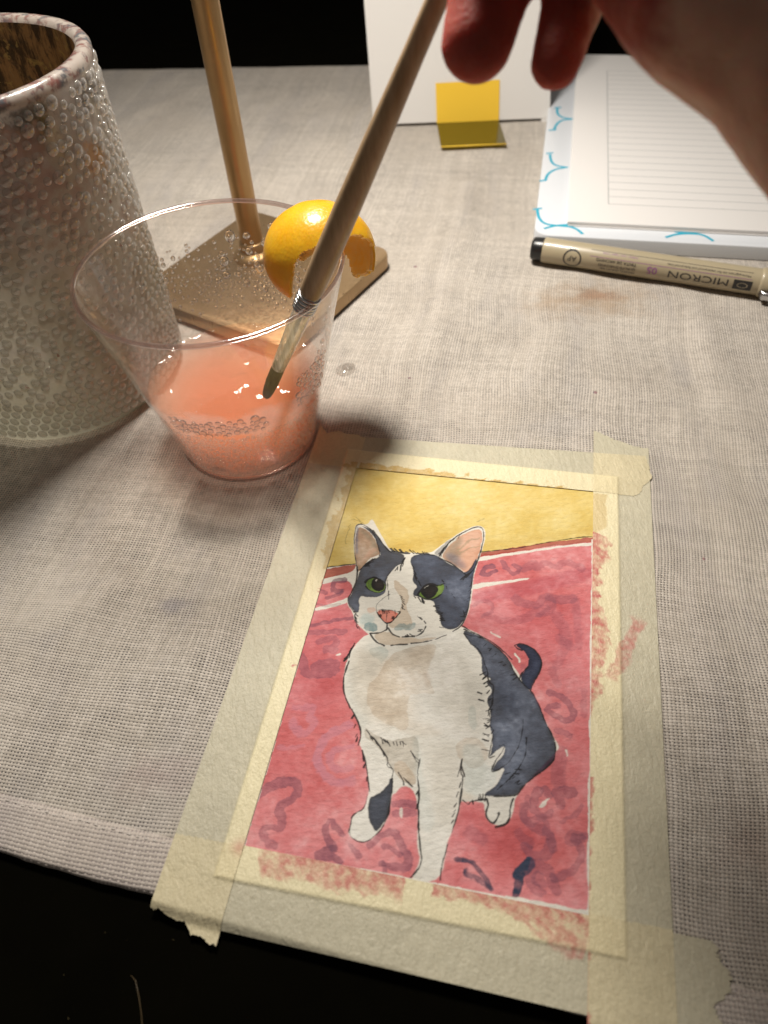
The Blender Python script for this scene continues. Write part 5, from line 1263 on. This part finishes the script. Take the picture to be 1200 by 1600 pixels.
scatter(70, 27, 40, -46, -20, .4, .8, 1, .95)
scatter(300, 30, 52, 30, 132, .35, .75, -1, 1.02, lambda a, z: .2+.8*math.exp(-((z-40-.05*(a-90))/6)**2))
scatter(22, 34, 58, 40, 100, .8, 1.3, -1, 1.3)
scatter(70, 36, 54, -30, 10, .45, .9, -1, 1.0)
drops('water_drops', items, mat_drops('wall_drops', .05, .6, 1.33), cup)

# ------------------------------------------------------------------ curl of orange peel hooked over the rim
PC = Vector((-13.42, 199.57, 55.60))          # centre of the curl, on the rim; then its own three axes
PX, PY, PZ = Vector((0.9976, -0.0528, -0.0456)), Vector((0.0698, 0.7552, 0.6518)), Vector((-0.0000, -0.6534, 0.7570))
peel = empty('orange_peel', tuple(PC), 'curled piece of orange peel hanging on the cup rim', 'peel')
def peel_keep(x, y, w, jit):
    if w > -.12:
        lim = np.interp(x-.08*w, [-1, -.56, -.50, -.44, -.30, -.09, .2, .55, .8, 1.0], [-1.2, -1.2, -.62, -.27, -.03, .08, .25, .36, .33, .2])
        lim2 = -.97
        return y > lim-.27*max(w, 0)+jit*.05 and y > lim2
    lim = np.interp(x, [-1, -.3, .3, .48, .58, .8, 1], [.2, .2, .3, .15, -.22, -.36, -.3])
    return y > lim+jit*.1
nl, nm = 120, 150; rj = np.random.default_rng(3); J = np.interp(np.linspace(0, 1, nm), np.linspace(0, 1, 46), rj.uniform(-1, 1, 46))
PV_, keepm = [], {}
bumpn = fbm(nl, nm, 26, 3)-.5
for i in range(nl):
    th = math.pi*i/(nl-1)          # from the top pole (camera-up) to the bottom pole
    for k in range(nm):
        ph = 2*math.pi*k/nm
        x, y, w = math.sin(th)*math.cos(ph), math.cos(th), math.sin(th)*math.sin(ph)
        keepm[(i, k)] = peel_keep(x, y, w, J[k]+.6*(bumpn[i, k])*4)
        PV_.append((x, y, w))
def shell(r, sq):
    out = []
    for n_, (x, y, w) in enumerate(PV_):
        d = 1+.05*bumpn[n_//nm, n_ % nm]
        p = PC+(PX*x*1.02+PY*y*.93+PZ*w*sq)*r*d
        out.append(tuple(p))
    return out
faces = [[i*nm+k, i*nm+(k+1) % nm, (i+1)*nm+(k+1) % nm, (i+1)*nm+k] for i in range(nl-1) for k in range(nm) if all(keepm[q] for q in ((i, k), (i, (k+1) % nm), (i+1, k), (i+1, (k+1) % nm)))]
def make_shell(name, r_out, r_in, mat):
    vo, vi = shell(r_out, .9), shell(r_in, .9); n = len(vo); F = []
    cnt = {}
    for q in faces:
        F.append(q[::-1]); F.append([x+n for x in q])
        for a, b in zip(q, q[1:]+q[:1]): cnt[(a, b)] = 1
    for (a, b) in list(cnt):
        if (b, a) not in cnt: F.append([a, b, b+n, a+n])
    used = sorted({x for q in F for x in q}); mp = {x: i for i, x in enumerate(used)}; allv = vo+vi
    return obj(name, [allv[x] for x in used], [[mp[x] for x in q] for q in F], mat, peel, auto=60)
make_shell('rind', 16.1, 15.52, mat_rind())
tpi = NT('translucent_pith'); npi = tpi.noise(tpi.coord(), 500, 4, .6); cpi = tpi.mix(tpi.ss(npi, .3, .7), (1.0, .84, .42), (1.0, .92, .66))
M_PITH = tpi.done(tpi.mixs(.6, tpi.bsdf(Base_Color=cpi, Roughness=.5, Normal=tpi.bump(npi, .0003, .6)), tpi.sh('ShaderNodeBsdfTranslucent', Color=cpi)))
make_shell('pith', 15.45, 14.7, M_PITH)

# ------------------------------------------------------------------ brush
BT = Vector(BRUSH_TIP); BD = Vector(BRUSH_DIR).normalized()
brush = empty('paintbrush', tuple(BT), 'wooden-handled mop brush dipped into the plastic cup', 'paintbrush')
at = lambda s: tuple(BT+BD*s)
bside = BD.cross(Vector((0, .65, -.76))).normalized()
v, f = tube([at(s) for s in (-.5, .6, 3, 6.5, 10, 12.5, 13.5)], [1.0, 1.45, 1.75, 1.95, 2.0, 1.95, 1.8], 28, .7, bside); obj('bristles', v, f, M_FIL, brush, auto=60)
bv, bf = [], []
rs = random.Random(2)
for k in range(60):
    a = rs.uniform(0, 6.283); w = rs.uniform(.8, 1.0); p1 = BD.cross(bside)
    off = bside*math.cos(a)+p1*math.sin(a)*.8
    q = [Vector(at(13))+off*1.75*w, Vector(at(6.5))+off*1.95*w, Vector(at(rs.uniform(-1.5, 2)))+off*rs.uniform(.3, 1.0)]
    vv_, ff_ = tube(q, [.13, .12, .04], 5); b = len(bv); bv += vv_; bf += [[i+b for i in x] for x in ff_]
obj('stray_bristles', bv, bf, M_FIL, brush, kind='stuff')
tq = NT('clear_quill'); lw = tq.n('ShaderNodeLayerWeight'); lw.inputs[0].default_value = .4
stre = tq.noise(tq.mapping(tq.coord(), (900, 900, 120)), 1.0, 3)
quill_m = tq.done(tq.mixs(tq.ss(lw.outputs['Facing'], .15, .95, .12, .75), tq.mixs(tq.ss(stre, .35, .65, .35, .8), tq.sh('ShaderNodeBsdfTransparent', Color=(.97, .95, .9, 1)), tq.mixs(.5, tq.sh('ShaderNodeBsdfDiffuse', Color=(.90, .84, .72, 1)), tq.sh('ShaderNodeBsdfTranslucent', Color=(.90, .84, .72, 1)))), tq.sh('ShaderNodeBsdfGlossy', Color=(1, 1, 1, 1), Roughness=.08)))
v, f = tube([at(s) for s in (12.6, 14, 18, 25, 31, 36, 41)], [2.0, 2.05, 2.2, 2.4, 2.55, 2.62, 2.7], 36, 1, bside); ferr = obj('ferrule', v, f, quill_m, brush, auto=60)
v, f = tube([at(s) for s in (12.6, 17, 24, 33)], [1.0, .9, .8, .6], 16, 1, bside); obj('bound_hair', v, f, simple('bound_hair', (.46, .37, .25), .5, noise=.5, scale=900), brush)
for s in (35.6, 36.6, 37.6, 38.8, 40.0):
    ring = []
    p1 = BD.cross(bside)
    for k in range(33):
        a = 2*math.pi*k/32; ring.append(tuple(Vector(at(s+.05*math.sin(a)))+(bside*math.cos(a)+p1*math.sin(a))*(2.62+.03*(s-35))))
    v, f = tube(ring, [.46]*33, 8, caps=False); obj('wire', v, f, M_STEEL, ferr)
tw = NT('brush_wood'); cw = tw.coord(); g = tw.noise(tw.mapping(cw, (500, 500, 60)), 1.0, 4, .65); g2 = tw.noise(cw, 70, 3)
wood = tw.mix(tw.ss(g, .3, .7), (.36, .235, .125), (.50, .345, .20)); wood = tw.mix(tw.ss(g2, .5, .8, 0, .5), wood, (.24, .155, .085))
wood_m = tw.done(tw.bsdf(Base_Color=wood, Roughness=.36, Specular_IOR_Level=.5, Normal=tw.bump(g, .00008, .5)))
v, f = tube([at(s) for s in (40.6, 41.3, 43, 52, 66, 84, 102, 120, 150, 185, 187)], [2.6, 2.85, 3.0, 3.15, 3.05, 2.7, 2.2, 1.95, 1.8, 1.6, 1.0], 40, 1, bside); obj('handle', v, f, wood_m, brush, auto=60)

# ------------------------------------------------------------------ white card leaning upright and yellow index flag
A0, A1 = Vector((9, 424, 0)), Vector((104, 416.5, 0))
card = empty('white_card', tuple((A0+A1)/2), 'blank white card propped upright at the back of the cloth', 'card')
cxd = (A1-A0).normalized(); cn = Vector((cxd.y, -cxd.x, 0)); lean = (Vector((0, 0, 1))*math.cos(math.radians(20))-cn*math.sin(math.radians(20))).normalized()
lean = (lean-cxd*.045).normalized(); cfront = cxd.cross(lean).normalized()
if cfront.dot(cn) < 0: cfront = -cfront
W = (A1-A0).length; HT = 150.0; th = 2.4
def cp(a, h, d): return tuple(A0+cxd*a+lean*h+cfront*d+Vector((0, 0, .5)))
bm = bmesh.new()
vs = [bm.verts.new(cp(a, h, d)) for d in (0, -th) for a, h in ((0, .9), (W, .9), (W, HT), (0, HT))]
for q in ((0, 1, 2, 3), (7, 6, 5, 4), (0, 4, 5, 1), (1, 5, 6, 2), (2, 6, 7, 3), (3, 7, 4, 0)): bm.faces.new([vs[i] for i in q])
bmesh.ops.bevel(bm, geom=bm.edges[:], offset=.25, segments=2, affect='EDGES')
obj_card = from_bm('sheet', bm, M_WHITE, card)
for a in (1.5, W-4.5):
    v = [cp(a+x, h, d) for d in (-.3, -th+.3) for x, h in ((0, -.6), (3, -.6), (3, 1.0), (0, 1.0))]
    obj('corner_foot', v, [[0, 1, 2, 3], [7, 6, 5, 4], [0, 4, 5, 1], [1, 5, 6, 2], [3, 2, 6, 7], [0, 3, 7, 4]], M_WHITE, card, smooth=False)
tf = NT('yellow_film'); fr = tf.schlick(.04)
film = tf.mixs(.85, tf.sh('ShaderNodeBsdfTransparent', Color=(1.0, .85, .3, 1)), tf.sh('ShaderNodeBsdfDiffuse', Color=(1.0, .66, .07, 1)))
film_m = tf.done(tf.mixs(fr, film, tf.sh('ShaderNodeBsdfGlossy', Color=(1, 1, 1, 1), Roughness=.1)))
fa0 = (Vector((43.2, 420, 0))-A0).dot(cxd); fa1 = fa0+33.5
flag = empty('index_flag', cp((fa0+fa1)/2, 0, 1), 'glossy yellow index flag folded between the white card and the cloth', 'flag')
smoke = NT('olive_film'); sf_ = smoke.schlick(.04)
smoke_m = smoke.done(smoke.mixs(sf_, smoke.mixs(.3, smoke.sh('ShaderNodeBsdfTransparent', Color=(.50, .42, .06, 1)), smoke.sh('ShaderNodeBsdfDiffuse', Color=(.24, .19, .02, 1))), smoke.sh('ShaderNodeBsdfGlossy', Color=(1, 1, 1, 1), Roughness=.12)))
def film_part(name, quad, n, film_m=None):
    n = Vector(n)*.12; q = [Vector(p) for p in quad]
    v = [tuple(p+n) for p in q]+[tuple(p-n) for p in q]
    return obj(name, v, [[0, 1, 2, 3], [7, 6, 5, 4], [0, 4, 5, 1], [1, 5, 6, 2], [2, 6, 7, 3], [3, 7, 4, 0]], film_m, flag, smooth=False)
film_part('upright_half', [cp(fa0, .6, .5), cp(fa1, .9, .5), cp(fa1+.5, 20, .5), cp(fa0+.2, 19.5, .5)], cfront, film_m)
fd = Vector((-.03, -1, 0)).normalized()
b0, b1 = Vector(cp(fa0, .6, .7)), Vector(cp(fa1, .9, .7))
film_part('lying_half', [tuple(b0+fd*31+Vector((0, 0, .6))), tuple(b1+fd*31+Vector((0, 0, .6))), tuple(b1), tuple(b0)], (0, 0, 1), smoke_m)
v, f = tube([tuple(b0+fd*31+Vector((0, 0, .7))), tuple(b1+fd*31+Vector((0, 0, .7)))], [.35, .35], 8); obj('folded_edge', v, f, film_m, flag)

# ------------------------------------------------------------------ notebook
NA = math.radians(NOTE[2]); NC = Vector((NOTE[0], NOTE[1], 0)); ne = Vector((math.cos(NA), math.sin(NA), 0)); nf = Vector((-math.sin(NA), math.cos(NA), 0))
nb_ = empty('notebook', tuple(NC), 'white notebook with turquoise pattern lying open at a ruled page', 'notebook')
ctr = NC+ne*74+nf*106
v, f = rounded_slab(ctr.x, ctr.y, .2, 6.0, 74, 106, NA, 7, .7, 10); cover = obj('cover', v, f, M_COVER, nb_, auto=35)
pc = NC+ne*(13.5+66)+nf*(8.6+99)
for k, z in enumerate((6.05, 6.75, 7.45)):
    dx = (.35, -.2, 0)[k]; q = pc+ne*dx-nf*dx
    v, f = rounded_slab(q.x, q.y, z, z+.66, 66, 99, NA, .6, .08, 3); obj('page', v, f, M_PAGE, nb_, auto=35)
def onbook(x, y, z): p = NC+ne*x+nf*y; return (p.x, p.y, z)
def ribbon(path, w, z):
    V, F = [], []; P = [Vector(p) for p in path]
    for i, p in enumerate(P):
        t = (P[min(i+1, len(P)-1)]-P[max(i-1, 0)]).normalized(); s = Vector((-t.y, t.x))*(w/2)
        V += [(p.x+s.x, p.y+s.y, z), (p.x-s.x, p.y-s.y, z)]
    return V, [[2*i, 2*i+1, 2*i+3, 2*i+2] for i in range(len(P)-1)]
x0, x1, y0 = 30.5, 138.0, 25.5
for k in range(24):
    y = y0+k*6.75+.55*(k/24)
    v, f = ribbon([onbook(x0, y, 0)[:2], onbook(x1, y, 0)[:2]], .32, 8.125); obj('ruled_line', v, f, M_RULE, nb_, smooth=False)
v, f = ribbon([onbook(x0, y0, 0)[:2], onbook(x0, y0+23*6.75+.5, 0)[:2]], .34, 8.13); obj('ruled_line', v, f, M_RULE, nb_, smooth=False)
def arc(pts, n=10):
    p = chaikin(np.array(pts, float), 3, False); return [tuple(x) for x in p]
for k, p in enumerate(MOT):
    v, f = ribbon(arc(p) if len(p) > 2 else p, 1.25, 6.035+.004*k); obj('printed_motif', v, f, M_TURQ, cover, smooth=False)

# ------------------------------------------------------------------ fineliner pen in front of the notebook
PA = Vector((69.3, 281.2, 5.1)); PB = Vector((149.9, 245.6, 5.1)); pd = (PB-PA).normalized(); PR = 5.0
pen = empty('fineliner_pen', (PA.x, PA.y, 0), 'beige fineliner pen with black end lying in front of the notebook', 'pen')
pt = lambda s: tuple(PA+pd*s)
SEAM = (PB-PA).length
v, f = tube([pt(s) for s in (4.6, 5.0, 40, SEAM)], [4.85, PR, PR, PR], 56); barrel = obj('barrel', v, f, M_BARREL, pen, auto=40)
v, f = tube([pt(s) for s in (-.3, .1, .8, 4.6)], [3.6, 4.3, 4.6, 4.75], 40); obj('end_plug', v, f, M_BLACKP, pen, auto=40)
v, f = tube([pt(s) for s in (SEAM, SEAM+.3, SEAM+1.0, SEAM+40, SEAM+42)], [PR, PR+.35, PR+.5, PR+.5, PR-1], 56); cap = obj('cap', v, f, M_BARREL, pen, auto=40)
turn = Vector((-.34, -.81, .49)); pn = (turn-pd*turn.dot(pd)).normalized(); pb = pd.cross(pn)          # the side of the barrel that carries the print
if pb.z > 0: pb = -pb
def on_pen(s, phi, r): return tuple(PA+pd*s+(pn*math.cos(phi)+pb*math.sin(phi))*r)
cv_, cf_ = tube([tuple(Vector(on_pen(s, .75, PR+h))) for s, h in ((SEAM+1.2, .4), (SEAM+2.0, 1.9), (SEAM+6, 2.2), (SEAM+30, 1.9), (SEAM+34, .6))], [1.3, 1.7, 1.7, 1.6, 1.0], 16, .55); obj('clip', cv_, cf_, M_STEEL, cap, auto=50)
def pen_text(s, size, s_start, phi, mat, stretch=1.0, bold=0.0):
    """lettering wrapped on the barrel; it reads from the cap towards the black end"""
    cu_ = bpy.data.curves.new('lettering', 'FONT'); cu_.body = s; cu_.size = size; cu_.resolution_u = 3; cu_.offset = bold
    to = bpy.data.objects.new('lettering', cu_); col.objects.link(to)
    bpy.context.view_layer.update()
    me = to.evaluated_get(bpy.context.evaluated_depsgraph_get()).to_mesh()
    vv0 = [tuple(q.co) for q in me.vertices]; ff0 = [list(q.vertices) for q in me.polygons]
    to.to_mesh_clear(); bpy.data.objects.remove(to); bpy.data.curves.remove(cu_)
    bt = bmesh.new(); bvs = [bt.verts.new(q) for q in vv0]
    for q in ff0:
        try: bt.faces.new([bvs[i] for i in q])
        except ValueError: pass
    for _ in range(2): bmesh.ops.subdivide_edges(bt, edges=[e for e in bt.edges if e.calc_length() > .5], cuts=1, use_grid_fill=True)
    bmesh.ops.triangulate(bt, faces=bt.faces[:]); bt.verts.index_update()
    vv0 = [tuple(q.co) for q in bt.verts]; ff0 = [[x.index for x in q.verts] for q in bt.faces]; bt.free()
    V = [on_pen(s_start-x*stretch, phi+(y-size*.35)/PR, PR+.06) for x, y, _ in vv0]
    return obj('lettering', V, ff0, mat, barrel, smooth=False)
pen_text('MICRON', 3.9, 77.5, .42, M_PRINT, 1.5)
pen_text('05', 3.9, 50.6, .36, M_PURPLE, 1.05, .09)
pen_text('TINTA DE ARCHIVO', 1.55, 42.4, .12, M_PRINT, 1.12, .03)
pen_text("QUALITE D'ARCHIVES", 1.5, 42.4, .50, M_PRINT, 1.0, .02)
pen_text('ARCHIVAL QUALITY INK', 1.3, 42.4, .82, M_PRINT, .95, .02)
pen_text('Micro-pigment ink for waterproof and fade-proof lines', 1.25, 84.5, -.30, M_PRINT, 1.12)
pen_text('0.45mm  Line / Ligne / Linea', 1.2, 42.4, -.42, M_PURPLE, 1.0)
pen_text('AP', 3.0, 18.9, .36, M_PRINT, 1.0, .02); pen_text('ASTM', 1.1, 18.6, -.36, M_PRINT, 1.1, .02)
def pen_patch(fn, n, mat, name):
    V, F = [], []
    for i in range(n+1):
        a, b = fn(i/n); V += [on_pen(a[0], a[1], PR+.05), on_pen(b[0], b[1], PR+.05)]
    return obj(name, V, [[2*i, 2*i+1, 2*i+3, 2*i+2] for i in range(n)], mat, barrel, smooth=False)
pen_patch(lambda t: ((17.2+3.7*math.cos(6.2832*t), .36+3.7*math.sin(6.2832*t)/PR), (17.2+3.1*math.cos(6.2832*t), .36+3.1*math.sin(6.2832*t)/PR)), 48, M_PRINT, 'printed_ring')
pen_patch(lambda t: ((78.9, .05+t*.78), (85.6, .05+t*.78)), 8, M_PRINT, 'printed_block')
pen_patch(lambda t: ((80.3+1.95*(1-math.cos(3.1416*t)), .44-.2*math.sin(3.1416*t)), (80.3+1.95*(1-math.cos(3.1416*t)), .44+.2*math.sin(3.1416*t))), 10, M_BARREL, 'printed_emblem').location += pn*.00003
for ph, m in ((-.10, M_PURPLE), (-.62, M_PRINT)):
    pen_patch(lambda t, ph=ph: ((24+61*t, ph), (24+61*t, ph+.035)), 12, m, 'printed_line')

# ------------------------------------------------------------------ small things
dv = empty('water_droplet', (-10.3, 216.5, 0), 'small clear water droplet on the cloth beside the cup', 'droplet')
drops('bead_of_water', [((-10.3, 216.5, .0), (0, 0, 1), 3.4, .32, 1.15), ((-9.2, 218.0, .0), (0, 0, 1), 2.2, .3, 1.1)], mat_drops('cloth_droplet', .06), dv, kind=None)
v, f = tube([(-57.6, 30.1, -2.2), (-56.2, 28.9, -1.4), (-55.1, 26.4, -1.2), (-54.2, 23.5, -1.5), (-53.5, 20.0, -2.2), (-53.2, 17, -2.2)], [.03, .05, .06, .06, .06, .04], 8)
tag(obj('stray_hair', v, f, M_HAIR, None), 'single pale stray hair curved on the dark table', 'hair')

# ------------------------------------------------------------------ the hand that holds the brush
J3 = HAND
def capsule(bm, a, b, ra, rb_):
    a, b = Vector(a), Vector(b); n = max(2, int((b-a).length/1.6))
    for i in range(n+1):
        t = i/n; m = Matrix.Translation(a.lerp(b, t)); bmesh.ops.create_icosphere(bm, subdivisions=2, radius=ra+(rb_-ra)*t, matrix=m)
bm = bmesh.new()
for ch in J3['chains']:
    for (p, r), (q, s) in zip(ch, ch[1:]): capsule(bm, p, q, r, s)
me = bpy.data.meshes.new('hand_raw'); bm.to_mesh(me); bm.free()
tmp = bpy.data.objects.new('hand_raw', me); col.objects.link(tmp)
md = tmp.modifiers.new('r', 'REMESH'); md.mode = 'VOXEL'; md.voxel_size = 1.0
md = tmp.modifiers.new('s', 'SMOOTH'); md.factor = .6; md.iterations = 10
bpy.context.view_layer.update()
em = tmp.evaluated_get(bpy.context.evaluated_depsgraph_get()).to_mesh()
hv = np.array([tuple(q.co) for q in em.vertices]); hf = [list(q.vertices) for q in em.polygons]
tmp.to_mesh_clear(); bpy.data.objects.remove(tmp); bpy.data.meshes.remove(me)
from mathutils import noise as mnoise
for i_, p_ in enumerate(hv):
    q_ = Vector(p_)
    hv[i_] = p_+np.array([mnoise.noise(q_*.09), mnoise.noise(q_*.09+Vector((9, 3, 1))), mnoise.noise(q_*.09+Vector((2, 7, 5)))])*.35+np.array([mnoise.noise(q_*.35), mnoise.noise(q_*.35+Vector((9, 3, 1))), mnoise.noise(q_*.35+Vector((2, 7, 5)))])*.14
base = J3['base']
hand = empty('person', base, 'hand reaching in from the right, holding the paintbrush above the cup', 'person')
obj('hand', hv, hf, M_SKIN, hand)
M_NAIL = simple('fingernail', (.55, .34, .28), .25, noise=.1, scale=300)
for (p, d, n, L, w) in J3['nails']:
    p, d, n = Vector(p), Vector(d).normalized(), Vector(n).normalized(); n = (n-d*n.dot(d)).normalized(); s = d.cross(n); V, F = [], []
    for i in range(9):
        for k in range(9):
            a = (i/8-.5)*2; b = (k/8-.5)*2; rr = 1-.25*max(0, a)**2
            V.append(tuple(p+d*(a*L)+s*(b*w*rr)+n*(1.0*(1-b*b*.9)-.25*a*a)))
    for i in range(8):
        for k in range(8): F.append([i*9+k, i*9+k+1, (i+1)*9+k+1, (i+1)*9+k])
    obj('fingernail', V, F, M_NAIL, hand)
